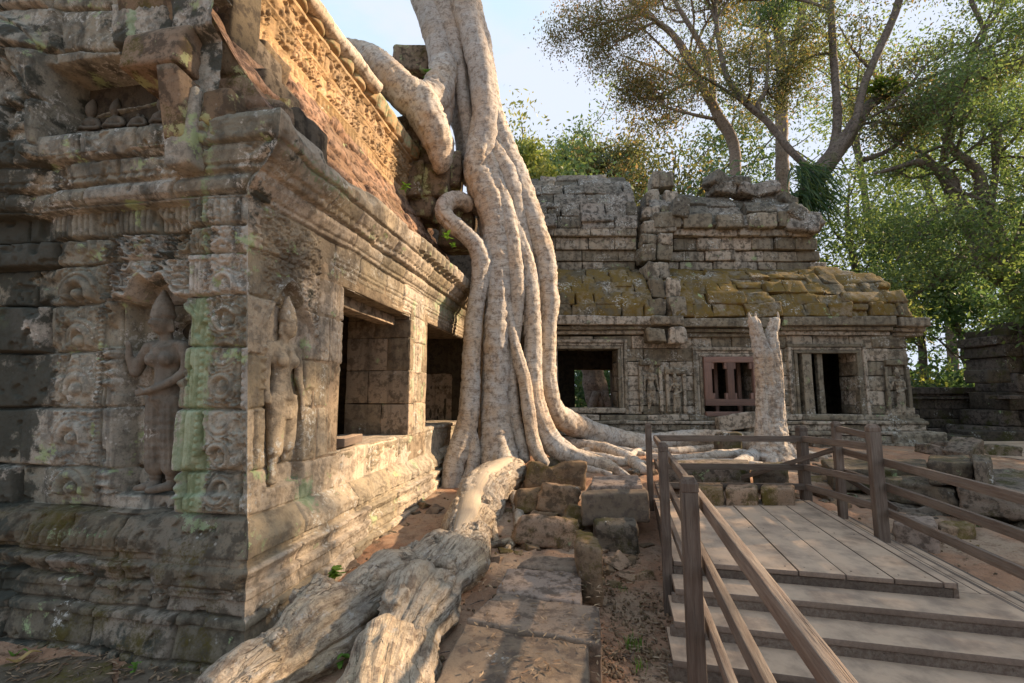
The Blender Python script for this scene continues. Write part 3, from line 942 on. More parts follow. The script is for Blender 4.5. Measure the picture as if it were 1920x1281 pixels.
def gallery_inside():
    # deep jamb of the first opening, laid in big blocks
    a = Acc()
    zs = [.9, 1.42, 1.95, 2.5, 3.05, 3.36, 3.6]
    for i in range(len(zs)-1):
        c = (-.62, -.50, -.75, -.42, -.66, -.5)[i]
        bbox(a, 3.556, 4.36, c, -.02, zs[i], zs[i+1]-.004, r=.014, amp=.012, n=9)
        bbox(a, 3.556+.01, 4.36, -1.16, c-.004, zs[i], zs[i+1]-.004, r=.014, amp=.012, n=9)
    o = a.build('door_jamb', M['inner'], gal)
    a = Acc()
    bbox(a, .9, 1.43, -1.2, -.02, .9, 3.6, r=.02, amp=.01, n=9)
    a.build('door_jamb', M['inner'], gal)
    a = Acc()
    bbox(a, 6.86, 7.35, -1.3, -.02, .6, 3.6, r=.02, amp=.02, n=9)
    a.build('door_jamb', M['inner'], gal)
    a = Acc()
    bbox(a, 1.3, 3.62, -1.1, -.03, 3.405, 3.75, r=.02, amp=.02, n=11)
    bbox(a, 4.3, 6.9, -1.1, -.03, 3.43, 3.75, r=.02, amp=.03, n=11)
    bbox(a, 1.5, 3.5, -.5, -.28, 3.25, 3.40, r=.01, amp=.006)
    a.build('lintel', M['inner'], gal)
    a = Acc()
    bbox(a, .8, 4.4, -1.2, -.03, .2, 1.448, r=.03, amp=.03, n=13)
    bbox(a, 4.3, 6.9, -1.2, -.03, .2, 1.498, r=.03, amp=.05, n=13)
    a.build('sill', M['facade'], gal)
    a = Acc()
    bbox(a, .35, 8.0, -3.6, -1.1, 3.6, 3.9, r=.02)
    bbox(a, -.2, 8.0, -3.6, -3.3, .4, 3.7, r=.02)
    bbox(a, .30, .45, -7.2, -.2, .4, 3.8, r=.02)
    bbox(a, 7.6, 8.0, -3.4, -.2, .4, 3.8, r=.02)
    bbox(a, .35, 8.0, -3.4, -1.1, .2, .7, r=.02)
    bbox(a, 4.0, 4.35, -2.4, -1.16, .4, 3.7, r=.02)
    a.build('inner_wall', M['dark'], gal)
    # dim carved inner jamb seen through the second opening
    u = np.arange(-1.25, -.0, .015)
    z = np.arange(.7, 3.5, .015)
    U, Z = np.meshgrid(u, z)
    H = .05*dome(U, Z, -.62, 1.9, .34, .75)*0-.08*band(U, -.95, -.3, .03)*band(Z, 1.2, 2.55, .08)
    for c in (-.80, -.62, -.45):
        H = H+.07*dome(U, Z, c, 1.75, .065, .55)+.06*dome(U, Z, c, 2.3, .045, .08)
    H = H+.015*n2(U, Z, 6, 3, 4)
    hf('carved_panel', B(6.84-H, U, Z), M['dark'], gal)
    # pale timber lying on the sill
    a = Acc()
    a.bar(B(1.50, -.05, 1.53), B(2.15, -.16, 1.53), .14, .10, .006)
    tag(a.build('timber_beam', M['deck']), 'short pale timber beam lying on the sill of the left gallery opening', 'beam')
gallery_inside()

# ---- carved standing women, grown as relief
def caps(X, Y, x0, y0, x1, y1, r0, r1, bias=0.0, fl=1.0):
    dx, dy = x1-x0, y1-y0
    t = np.clip(((X-x0)*dx+(Y-y0)*dy)/(dx*dx+dy*dy+1e-9), 0, 1)
    d = np.hypot(X-x0-t*dx, Y-y0-t*dy)
    r = r0+(r1-r0)*t
    q = np.clip(1-(d/r)**2, 0, None)
    return np.where(d < r, np.sqrt(q)*r*fl+bias, -1)
def ell(X, Y, cx, cy, rx, ry, hgt, bias=0.0):
    q = 1-((X-cx)/rx)**2-((Y-cy)/ry)**2
    return np.where(q > 0, np.sqrt(np.clip(q, 0, None))*hgt+bias, -1)
def smax(Ls, k=55):
    m = np.max(Ls, axis=0)
    s = sum(np.exp(np.clip(k*(a-m), -40, 0)) for a in Ls if True)
    return np.where(m > -.5, m+np.log(np.maximum(s, 1))/k*0.5, -1)

def woman(var):
    x = np.arange(-.24, .241, .0035)
    y = np.arange(-.03, 1.03, .0035)
    X, Y = np.meshgrid(x, y)
    sway = 0.012*np.sin(Y*5) if var == 1 else 0.010*np.sin(Y*5+2)
    X0 = X-sway
    L = []
    L.append(caps(X0, Y, 0, .695, 0, .55, .088, .060, 0, .8))
    L.append(caps(X0, Y, -.078, .712, .078, .712, .036, .036, .012))
    L.append(ell(X0, Y, -.040, .638, .035, .036, .036, .044))
    L.append(ell(X0, Y, .040, .638, .035, .036, .036, .044))
    L.append(caps(X0, Y, 0, .56, 0, .45, .060, .084, 0, .8))
    L.append(caps(X0, Y, 0, .45, 0, .38, .092, .090, 0, .85))
    L.append(caps(X0, Y, 0, .74, 0, .80, .030, .028, .02))
    hx = -.006 if var == 1 else .012
    L.append(ell(X0, Y, hx, .822, .050, .066, .068, .016))
    L.append(caps(X0, Y, hx-.05, .82, hx-.052, .785, .010, .014, .015))
    L.append(caps(X0, Y, hx+.05, .82, hx+.052, .785, .010, .014, .015))
    L.append(caps(X0, Y, hx, .868, hx, .884, .055, .052, .012))
    L.append(caps(X0, Y, hx, .89, hx, .945, .054, .044, .010))
    L.append(caps(X0, Y, hx, .925, hx, .932, .050, .046, .010))
    L.append(caps(X0, Y, hx, .955, hx, .995, .036, .016, .008))
    if var == 1:
        L.append(caps(X0, Y, -.104, .705, -.160, .565, .030, .026, .02))      # arm bent out
        L.append(caps(X0, Y, -.160, .565, -.190, .70, .024, .018, .005))
        L.append(caps(X0, Y, .104, .705, .112, .565, .031, .027, .025))
        L.append(caps(X0, Y, .112, .565, -.035, .478, .026, .019, .055))       # forearm across the belly
        L.append(ell(X0, Y, -.062, .476, .040, .022, .03, .06))
        for q in range(4):
            L.append(caps(X0, Y, -.07-.006*q, .485-.007*q, -.10+.003*q, .478-.007*q, .006, .005, .075))
        L.append(caps(X0, Y, -.040, .42, -.048, .09, .052, .045, .012, 1.15))
        L.append(caps(X0, Y, .040, .42, .044, .09, .054, .047, .012, 1.15))
        L.append(caps(X0, Y, 0, .40, 0, .10, .05, .06, -.02, .5))
        L.append(caps(X0, Y, -.045, .10, -.05, .03, .026, .022))
        L.append(caps(X0, Y, .040, .10, .035, .03, .026, .022))
        L.append(caps(X0, Y, -.03, .022, -.13, .002, .024, .013, .012))
        L.append(caps(X0, Y, .05, .022, -.045, -.004, .024, .013, .03))
    else:
        L.append(caps(X0, Y, -.102, .705, -.118, .555, .030, .026, .015))
        L.append(caps(X0, Y, -.118, .555, -.122, .42, .025, .018, .01))
        L.append(caps(X0, Y, .102, .705, .124, .55, .030, .026, .015))
        L.append(caps(X0, Y, .124, .55, .150, .40, .025, .018, .01))
        L.append(ell(X0, Y, .155, .375, .022, .034, .026, .01))
        for q in range(4):
            L.append(caps(X0, Y, .140+.009*q, .36, .142+.012*q, .30+.006*abs(q-1.5), .0065, .005, .012))
        L.append(caps(X0, Y, -.042, .42, -.042, .20, .052, .042, 0, .9))
        L.append(caps(X0, Y, .042, .42, .044, .20, .052, .042, 0, .9))
        L.append(caps(X0, Y, -.042, .22, -.06, .05, .040, .026, -.012, .7))
        L.append(caps(X0, Y, .042, .19, .05, .11, .036, .03, -.02, .5))
        L.append(caps(X0, Y, -.05, .03, -.09, .015, .024, .018, 0))
    H = smax(L)
    # face
    def bump(cx, cy, rx, ry, a):
        return a*np.exp(-((X0-hx-cx)/rx)**2-((Y-cy)/ry)**2)
    face = bump(0, .823, .0065, .017, .020)+bump(0, .812, .010, .006, .012)
    face = face+bump(-.019, .833, .010, .0045, .010)+bump(.019, .833, .010, .0045, .010)
    face = face-bump(-.018, .842, .013, .004, .010)-bump(.018, .842, .013, .004, .010)
    face = face+bump(0, .799, .013, .0036, .010)+bump(0, .792, .010, .0035, .008)-bump(0, .796, .014, .002, .007)+bump(0, .778, .012, .008, .006)
    worn = 1.7 if var == 1 else .5
    H = H+np.where(H > 0, face*worn, 0)
    # navel, necklace, armlets, belt, hem and skirt folds
    H = H-np.where(H > 0, .008*np.exp(-((X0)/.006)**2-((Y-.515)/.007)**2), 0)
    nk = np.abs(np.hypot(X0/1.25, Y-.765)-.068)
    H = H+np.where((H > 0) & (Y < .74), .006*np.exp(-(nk/.008)**2), 0)
    bel = np.abs(Y-.425-.25*X0**2*6-(.05*X0 if var == 2 else 0))
    H = H+np.where(H > 0, .014*np.exp(-(bel/.012)**2)*sst(.10, .09, np.abs(X0)), 0)
    if var == 2:
        for q in range(3):
            b2 = np.abs(Y-(.395-.018*q)+.03*np.cos(X0*16)-.02)
            H = H+np.where((H > 0) & (np.abs(X0) < .09), .006*np.exp(-(b2/.006)**2), 0)
        H = np.where((Y < .13+.02*np.sin(X*60)) & (X0 > .005), H-.03, H)
    else:
        sk = (Y < .40) & (Y > .085) & (np.abs(X0) < .10)
        H = H+np.where((H > 0) & sk, .0035*np.cos(X0*230)+.003*np.cos(Y*330)*0, 0)
        H = H+np.where(H > 0, .012*np.exp(-((Y-.10)/.010)**2)*(np.abs(X0) < .1), 0)
        H = H+np.where((H > 0) & (np.abs(Y-.055) < .03), .008*np.cos((Y-.055)*2*np.pi/.028), 0)
    cr = (Y > .86) & (H > 0)
    H = H+np.where(cr, .0025*np.cos(Y*420), 0)
    H = np.where(H > -.5, H+.004*n2(X, Y, 12, 3, var)+.003*n2(X, Y, 45, 2, var+4), H)
    return X, Y, H

def place_woman(var, size, mapf, base, mat, dep, rndv):
    X, Y, H = woman(var)
    ins = H > -.5
    ok = ins.copy()
    for sh in ((1, 0), (-1, 0), (0, 1), (0, -1)):
        ok |= np.roll(ins, sh, (0, 1))
    keep = ok[:-1, :-1] & ok[1:, 1:] & ok[1:, :-1] & ok[:-1, 1:]
    Hs = np.where(ins, np.maximum(H, -.05), -.09)*size*dep
    P = mapf(X*size, Y*size, base+Hs)
    lich = np.zeros_like(X)
    return hf('carved_woman', P, mat, gal, keep, {'lich': lich, 'rnd': np.full(X.shape, rndv)}, flip=False)

def ellip(c, r, n=20, m=14):
    t = np.linspace(0, np.pi, m)[1:-1]
    p = np.linspace(0, 2*np.pi, n, endpoint=False)
    V = np.stack([np.sin(t)[:, None]*np.cos(p), np.sin(t)[:, None]*np.sin(p), np.cos(t)[:, None]*np.ones(n)], -1).reshape(-1, 3)
    V = np.concatenate([V, [[0, 0, 1], [0, 0, -1]]])*np.array(r)+np.array(c)
    k = m-2
    i = np.arange(k-1)[:, None]*n
    q = np.arange(n)[None]
    F = np.stack([i+q, i+n+q, i+n+(q+1) % n, i+(q+1) % n], -1).reshape(-1, 4)
    q = np.arange(n)
    T3 = np.concatenate([np.stack([np.full(n, k*n), q, (q+1) % n], -1), np.stack([np.full(n, k*n+1), (k-1)*n+(q+1) % n, (k-1)*n+q], -1)])
    return V, F, T3.astype(np.int32)

def fuse(a, voxel):
    """one continuous skin round overlapping limbs"""
    src = a.build('statue_source', None)
    md = src.modifiers.new('fuse', 'REMESH')
    md.mode = 'VOXEL'
    md.voxel_size = voxel
    dg = bpy.context.evaluated_depsgraph_get()
    ev = src.evaluated_get(dg)
    me = ev.to_mesh()
    n = len(me.vertices)
    V = np.empty(n*3, np.float32)
    me.vertices.foreach_get('co', V)
    V = V.reshape(-1, 3).astype(float)
    Nn = np.empty(n*3, np.float32)
    me.vertex_normals.foreach_get('vector', Nn)
    Nn = Nn.reshape(-1, 3).astype(float)
    nf = len(me.polygons)
    lt = np.empty(nf, np.int32)
    me.polygons.foreach_get('loop_total', lt)
    li = np.empty(int(lt.sum()), np.int32)
    me.loops.foreach_get('vertex_index', li)
    st = np.concatenate([[0], np.cumsum(lt)[:-1]])
    F4 = li[st[lt == 4][:, None]+np.arange(4)] if (lt == 4).any() else np.zeros((0, 4), int)
    F3 = li[st[lt == 3][:, None]+np.arange(3)] if (lt == 3).any() else np.zeros((0, 3), int)
    ev.to_mesh_clear()
    old = src.data
    bpy.data.objects.remove(src)
    bpy.data.meshes.remove(old)
    # smooth the fused skin
    Eg = np.concatenate([F4[:, [0, 1]], F4[:, [1, 2]], F4[:, [2, 3]], F4[:, [3, 0]]])
    Eg = np.concatenate([Eg, Eg[:, ::-1]])
    for _ in range(3):
        S_ = np.zeros_like(V)
        c_ = np.zeros(len(V))
        np.add.at(S_, Eg[:, 0], V[Eg[:, 1]])
        np.add.at(c_, Eg[:, 0], 1)
        V = V*.5+.5*S_/np.maximum(c_, 1)[:, None]
    return V, Nn, F4, F3

def statue(name, var, size, mapf, mat, vox, rndv, seed=0, worn=1.0, parent=None):
    """a standing woman in high relief: one continuous body, fused from tapering limbs"""
    a = Acc()
    def E(c, r):
        V, F, T3 = ellip(c, r)
        n0 = a.n
        a.add(V, F)
        a.F3.append(T3+n0)
    def C(*rows):
        """a limb through (x, y, z, r) joints"""
        P = np.array(rows, float)
        V, F, F3, L = tube(P, n=14, step=.012, amp=0, wr=0)
        n0 = a.n
        a.add(V, F)
        a.F3.append(F3+n0)
        for q in (0, -1):
            E(P[q, :3], (P[q, 3],)*3)
    sw = .012 if var == 1 else -.012
    E((0, .025, .665), (.090, .060, .085))
    C((0, .02, .66, .062), (sw*.5, .02, .56, .058), (sw, .02, .47, .072))
    E((sw, .02, .43), (.096, .068, .065))
    E((-.040, .072, .642), (.036, .030, .036))
    E((.040, .072, .642), (.036, .030, .036))
    C((-.085, .025, .712, .034), (.085, .025, .712, .034))
    C((0, .03, .73, .030), (0, .04, .79, .028))
    hx = -.008 if var == 1 else .016
    E((hx, .050, .828), (.046, .052, .060))
    E((hx, .058, .800), (.034, .038, .034))
    C((hx-.047, .04, .835, .010), (hx-.050, .04, .792, .012))
    C((hx+.047, .04, .835, .010), (hx+.050, .04, .792, .012))
    # crown in narrowing tiers
    for z, r, h in ((.868, .054, .014), (.888, .050, .016), (.910, .046, .014), (.932, .040, .014), (.953, .033, .014), (.974, .024, .016), (.992, .014, .014)):
        E((hx, .045, z), (r, r, h))
    C((hx, .045, .86, .046), (hx, .045, .93, .036), (hx, .045, .985, .014))
    if var == 1:
        C((-.104, .03, .705, .031), (-.150, .035, .63, .028), (-.172, .04, .575, .025))
        C((-.172, .04, .575, .024), (-.186, .06, .64, .019), (-.182, .07, .70, .015))
        E((-.178, .075, .72), (.018, .014, .024))
        C((.106, .03, .705, .032), (.122, .035, .63, .029), (.124, .045, .575, .026))
        C((.124, .045, .575, .026), (.06, .085, .515, .022), (-.025, .105, .482, .018))
        E((-.055, .105, .478), (.034, .016, .022))
        for q in range(4):
            C((-.066, .112, .490-.009*q, .0075), (-.098+.004*q, .108, .484-.009*q, .006))
        C((-.048, .118, .496, .007), (-.060, .124, .508, .006))
        C((-.042, .03, .42, .056), (-.048, .03, .25, .050), (-.050, .03, .105, .046))
        C((.044, .03, .42, .058), (.048, .03, .25, .052), (.048, .03, .105, .048))
        E((0, .02, .26), (.082, .045, .17))
        for x in (-.05, .045):
            C((x, .025, .11, .028), (x, .025, .05, .022), (x, .025, .025, .024))
            E((x, .025, .052), (.031, .031, .010))
        C((-.045, .03, .016, .024), (-.10, .055, .006, .018), (-.13, .06, .0, .012))
        C((.045, .04, .012, .024), (-.01, .07, .0, .019), (-.045, .075, -.004, .013))
    else:
        C((-.102, .03, .705, .031), (-.120, .03, .62, .028), (-.124, .03, .555, .025))
        C((-.124, .03, .555, .025), (-.128, .04, .49, .020), (-.126, .05, .43, .017))
        C((.102, .03, .705, .031), (.124, .03, .62, .028), (.130, .03, .555, .025))
        C((.130, .03, .555, .025), (.146, .04, .48, .021), (.152, .045, .415, .017))
        E((.155, .045, .385), (.020, .016, .032))
        for q in range(4):
            C((.142+.009*q, .048, .362, .0075), (.146+.010*q, .045, .315+.006*abs(q-1.4), .006))
        C((.172, .05, .385, .007), (.178, .055, .352, .006))
        C((-.043, .03, .42, .058), (-.046, .03, .28, .050), (-.048, .03, .17, .043))
        C((.043, .03, .42, .058), (.046, .03, .28, .050), (.050, .03, .19, .043))
        C((-.048, .022, .17, .034), (-.054, .018, .09, .025), (-.056, .018, .03, .022))
        C((.05, .012, .18, .03), (.054, .004, .12, .02))
        E((-.065, .03, .012), (.030, .030, .014))
        for q in range(3):
            C((-.095, .045, .42-.012*q, .010), (0, .085, .375-.018*q, .010), (.095, .045, .415-.012*q, .010))
    # belt
    C((-.088, .05, .452, .011), (0, .088, .442, .012), (.088, .05, .452, .011))
    V, Nn, F4, F3 = fuse(a, vox/size)
    x, y, z = V[:, 0]-hx, V[:, 1], V[:, 2]
    fr = sst(.055, .085, y)
    def bump(cx, cz, rx, rz, h):
        return h*np.exp(-((x-cx)/rx)**2-((z-cz)/rz)**2)
    face = bump(0, .826, .0075, .018, .013)+bump(0, .815, .012, .007, .009)
    face = face+bump(-.019, .836, .011, .005, .006)+bump(.019, .836, .011, .005, .006)-bump(-.018, .845, .015, .005, .006)-bump(.018, .845, .015, .005, .006)
    face = face+bump(0, .802, .015, .004, .007)+bump(0, .793, .012, .004, .006)-bump(0, .7975, .016, .0022, .006)+bump(0, .779, .013, .008, .004)+bump(-.018, .855, .016, .004, .004)+bump(.018, .855, .016, .004, .004)
    V[:, 1] += 1.5*face*fr*worn*(z > .77)*(z < .87)
    if var == 1:
        sk = (z > .11) & (z < .41) & (np.abs(V[:, 0]) < .12)
        V += Nn*(np.where(sk, .0022*np.cos(V[:, 0]*260)+.0018*np.cos(z*150), 0))[:, None]
    nk = np.abs(np.hypot(V[:, 0]/1.25, z-.768)-.070)
    V += Nn*(np.where((z < .745) & (y > .05), .004*np.exp(-(nk/.007)**2), 0))[:, None]
    V += Nn*(.0045*fbm(V*11+seed, 3, seed)+.0025*fbm(V*40+seed, 2, seed+3))[:, None]
    W = mapf(V[:, 0]*size, V[:, 1]*size, V[:, 2]*size)
    return mk(name, W, [f for f in (F4, F3) if len(f)], mat, parent or gal, {'rnd': np.full(len(W), rndv), 'lich': np.zeros(len(W))})
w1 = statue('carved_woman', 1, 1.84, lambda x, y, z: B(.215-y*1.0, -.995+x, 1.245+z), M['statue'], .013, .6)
w1['label'] = 'dark carved woman with a tiered crown and one hand across her belly'
w2 = statue('carved_woman', 2, 1.80, lambda x, y, z: B(.475+x, -.085+y*.85, 1.27+z), M['facade'], .013, .5, seed=4, worn=.4)
w2['label'] = 'pale carved woman with a worn head and sash, in the side niche'

# ---- pediment over the front wall
def pediment():
    u = np.concatenate([np.arange(-7.6, -4.6, .03), np.arange(-4.6, -.66, .0105)])
    z = np.arange(4.40, 7.6, .0105)
    U, Z = np.meshgrid(u, z)
    H = .06+0*U
    # ledge of mouldings under the row of small figures
    led = 0*U
    tab = [(4.25,.05),(4.29,.16),(4.36,.19),(4.365,.10),(4.44,.09),(4.60,.14),(4.605,.19),(4.66,.20),(4.665,.13),(4.80,.16),(4.85,.17),(4.855,.12)]
    rise = np.interp(U, [-2.4, -1.7, -.7], [-.10, -.02, .10])
    Zr = Z-rise
    lm = led*sst(4.87, 4.85, Zr)
    H = H*(1-lm)+lm*prof(Zr, tab)
    H = H+lm*band(Zr, 4.45, 4.60)*.04*np.abs(np.sin((U+.05)*np.pi/.17))**.6*sst(-1.75, -1.65, U)
    H = H+lm*band(Zr, 4.68, 4.79)*.02*np.abs(np.sin(U*np.pi/.2))**3
    # recess with seated figures
    rec = band(U, -2.75, -1.02, .03)*sst(4.58, 4.62, Z)*sst(5.62, 5.58, Z)
    H = H-rec*.42
    for cx, cz, r in ((-2.0, 5.16, .08), (-1.70, 5.22, .10), (-1.40, 5.30, .10), (-1.12, 5.20, .07), (-1.52, 5.48, .08), (-1.25, 5.50, .08)):
        H = H+rec*.8*r*dome(U, Z, cx, cz, r*.85, r*1.15)
    m = rec*np.exp(-((Z-5.36-.12*(U+1.6))/.03)**2)
    H = H+m*.08+rec*.03*worm(U, Z, .10, 31)*sst(5.4, 5.45, Z)
    # big blocks of the gable with the body of a serpent arch curving through them
    blk = sst(-2.74, -2.80, U)+sst(5.6, 5.7, Z)
    blk = np.clip(blk, 0, 1)
    d, rid = courses(U+.12*(Z-5), Z+.10*U, [3.9, 4.42, 4.95, 5.5, 6.0, 6.45, 6.9, 7.4, 8], 13, .45, 1.0, .04)
    H = H+blk*(joint(d, .06, .016, .03, .09)+(rid-.5)*.16+.05)
    cx, cz = -3.75, 4.75
    rr = np.hypot((U-cx)/1.0, (Z-cz)/1.15)
    arc = sst(-2.76, -2.84, U)
    H = H+arc*(.10*np.sqrt(np.clip(1-((rr-1.12)/.16)**2, 0, 1))+.05*np.exp(-((rr-.93)/.03)**2)+.05*np.exp(-((rr-1.31)/.03)**2))
    th = np.arctan2(Z-cz, U-cx)
    H = H+arc*band(rr, .97, 1.27, .02)*.02*np.abs(np.sin(th*13)*np.cos((rr-1.12)*18))
    inn = arc*sst(.88, .84, rr)
    H = H-inn*.12
    for (a, b, c, e, r) in ((-3.75, 5.35, -3.45, 4.95, .11), (-3.45, 4.95, -3.05, 5.02, .07), (-3.7, 4.7, -3.3, 4.55, .12), (-3.3, 4.55, -3.12, 4.35, .06), (-3.9, 5.5, -3.9, 5.1, .2), (-3.35, 5.35, -3.1, 5.2, .06)):
        H = H+inn*np.clip(caps(U, Z, a, b, c, e, r, r*.7), 0, None)*.9
    H = H-.6*sst(4.58, 4.45, Z)
    H = H+.03*n2(U, Z, 1.7, 3, 71)+.015*n2(U, Z, 8, 3, 72)+.007*n2(U, Z, 28, 2, 73)
    lich = np.exp(-((U+1.62-.05*np.sin(Z*5))/.07)**2)*sst(5.2, 5.5, Z)*.8+np.exp(-((U+1.80)/.12)**2-((Z-5.36)/.06)**2)*.7
    hf('pediment', B(-.20-H, .916*U+.241, 2.1+.916*(Z-2.1)), M['front'], gal, None, {'lich': lich, 'rnd': rid, 'stain': np.clip(.30+(rid-.5)*.5+.2*sst(-2.4, -3, U), 0, 1)})
pediment()

def seated(cx, cz, size, headless, seed, s0):
    a = Acc()
    def E(c, r):
        V, F, T3 = ellip(c, r, 14, 10)
        n0 = a.n
        a.add(V, F)
        a.F3.append(T3+n0)
    def C(*rows):
        P = np.array(rows, float)
        V, F, F3, L = tube(P, n=10, step=.03, amp=0, wr=0)
        n0 = a.n
        a.add(V, F)
        a.F3.append(F3+n0)
        for q in (0, -1):
            E(P[q, :3], (P[q, 3],)*3)
    C((0, .05, .10, .17), (0, .04, .30, .14), (0, .04, .52, .17))
    C((-.16, .05, .60, .08), (.16, .05, .60, .08))
    C((-.10, .08, .08, .12), (-.36, .14, .09, .11), (-.30, .24, .07, .08), (.05, .26, .06, .07))
    C((.10, .08, .08, .12), (.36, .14, .09, .11), (.30, .22, .10, .08), (-.05, .26, .12, .07))
    C((-.19, .05, .60, .075), (-.30, .08, .40, .065), (-.08, .24, .30, .055), (-.02, .27, .32, .05))
    C((.19, .05, .60, .075), (.30, .08, .40, .065), (.08, .24, .30, .055), (.02, .27, .32, .05))
    C((0, .05, .60, .07), (0, .06, .74, .07))
    if not headless:
        E((0, .08, .84), (.125, .13, .15))
        C((0, .07, .93, .135), (0, .06, 1.08, .10), (0, .05, 1.24, .03))
    E((0, .05, -.03), (.42, .24, .07))
    V, Nn, F4, F3 = fuse(a, .028)
    V += Nn*(.018*fbm(V*6+seed, 3, seed))[:, None]
    W = B(s0-V[:, 1]*size, cx+V[:, 0]*size, cz+V[:, 2]*size)
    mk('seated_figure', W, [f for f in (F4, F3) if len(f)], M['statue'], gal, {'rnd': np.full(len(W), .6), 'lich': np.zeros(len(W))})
for q, (u, v, hgt, hl) in enumerate(((160, 268, 92, 0), (206, 262, 88, 0), (250, 258, 78, 1), (294, 252, 86, 0))):
    r_ = np.array(ray(u, v))
    n_ = r_[0]*BF[0]+r_[1]*BF[1]
    t_ = (BO[0]*BF[0]+BO[1]*BF[1]+.05)/n_
    w_ = r_*t_
    o_ = (w_[0]-BO[0])*BN[0]+(w_[1]-BO[1])*BN[1]
    seated(o_, CAMH+w_[2]+.02, hgt*w_[1]/856/1.22, hl, q*3, .10)

def facp(u, v, o):
    """photo pixel to (s, z) on the upright plane at distance o from the side wall"""
    r = np.array(ray(u, v))
    n = r[0]*BN[0]+r[1]*BN[1]
    t = (BO[0]*BN[0]+BO[1]*BN[1]+o)/n
    q = r*t-BO
    return np.array((q[0]*BF[0]+q[1]*BF[1], CAMH+r[2]*t))

def slabprism(name, poly, o, th, mat, amp=.03, res=.06, rnd=.5, bev=.05, mod=None):
    """a thick stone whose outline lies in the plane o; the face is a fine grid so that it can be worn"""
    P = np.array([facp(u, v, o) for u, v in poly])
    c = P.mean(0)
    m, k = 14, 12
    # resample the outline
    Q = np.concatenate([P, P[:1]])
    S = np.concatenate([[0], np.cumsum(np.linalg.norm(np.diff(Q, axis=0), axis=1))])
    n = max(24, int(S[-1]/res))
    t = np.linspace(0, S[-1], n, endpoint=False)
    E = np.stack([np.interp(t, S, Q[:, 0]), np.interp(t, S, Q[:, 1])], 1)
    rings, off = [], []
    for f in (0.02, .25, .5, .75, .92):
        rings.append(c+(E-c)*f); off.append(0.0)
    for f, d in ((.975, bev*.25), (1.0, bev), (1.0, th*.35), (1.0, th*.7), (1.0, th)):
        rings.append(c+(E-c)*f); off.append(d)
    V = []
    for rg, d in zip(rings, off):
        w = B(rg[:, 0], o-d, rg[:, 1])
        V.append(w)
    V = np.concatenate(V)
    nz = fbm(V*2.6, 4, 3)+.4*fbm(V*11, 2, 4)
    V = V+(BN*.8+np.array((0, -.3, .4)))*(amp*nz)[:, None]
    F = []
    for a in range(len(rings)-1):
        i = np.arange(n)
        F.append(np.stack([a*n+i, a*n+(i+1) % n, (a+1)*n+(i+1) % n, (a+1)*n+i], -1))
    return mk(name, V, np.concatenate(F), mat, gal, {'rnd': np.full(len(V), rnd)})

def copings():
    cp = M['coping']
    slabprism('gable_coping', [(332,112),(344,52),(364,46),(484,214),(468,243)], -.58, .60, cp, rnd=.6)
    slabprism('gable_coping', [(331,116),(466,246),(420,262),(346,262)], -.56, .20, cp, rnd=.45)
    slabprism('gable_coping', [(345,8),(374,4),(438,36),(474,66),(492,112),(470,118),(424,96),(372,44)], -.80, .8, cp, rnd=.2, amp=.05, bev=.12)
    slabprism('gable_coping', [(440,100),(500,110),(560,190),(540,240),(470,230),(462,150)], -.78, .8, cp, rnd=.4, amp=.04)
    slabprism('gable_coping', [(462,190),(478,178),(556,188),(575,250),(462,260)], -.30, .5, cp, rnd=.3, amp=.04, bev=.08)
    slabprism('gable_coping', [(334,-90),(394,-90),(392,16),(348,50)], -.74, .72, cp, rnd=.3, amp=.05, bev=.1)
    a = Acc()
    a.block(pt(474,128,4.95), (.30, .25, .28), rotz(-.2)@roty(.5), r=.07, amp=.05, n=9)
    a.build('gable_coping', cp, gal)
    a = Acc()
    bbox(a, .10, .5, -2.6, -.62, 4.3, 6.6, r=.05, amp=.03, n=9)
    bbox(a, .3, 1.3, -2.6, -.9, 4.3, 5.7, r=.05, amp=.03, n=9)
    bbox(a, .22, .75, -.55, .10, 4.3, 4.95, r=.05, amp=.03, n=9)
    bbox(a, .24, .8, -.85, -.30, 4.3, 5.45, r=.05, amp=.03, n=9)
    bbox(a, .26, .9, -1.1, -.62, 4.3, 6.0, r=.05, amp=.03, n=9)
    a.build('gable_core', M['dark'], gal, scale=2.2)
    for (s0, s1, o0, o1, z0, z1) in ((-.30,.02,-.52,-.22,4.50,4.84),(.03,.50,-.40,.06,4.56,4.92),(-.36,-.08,-.78,-.50,4.10,4.86)):
        a = Acc()
        bbox(a, s0, s1, o0, o1, z0, z1, r=.05, amp=.035, n=9)
        a.build('eave_block', M['front'] if o0 < -.6 else cp, gal, scale=2.5)
copings()

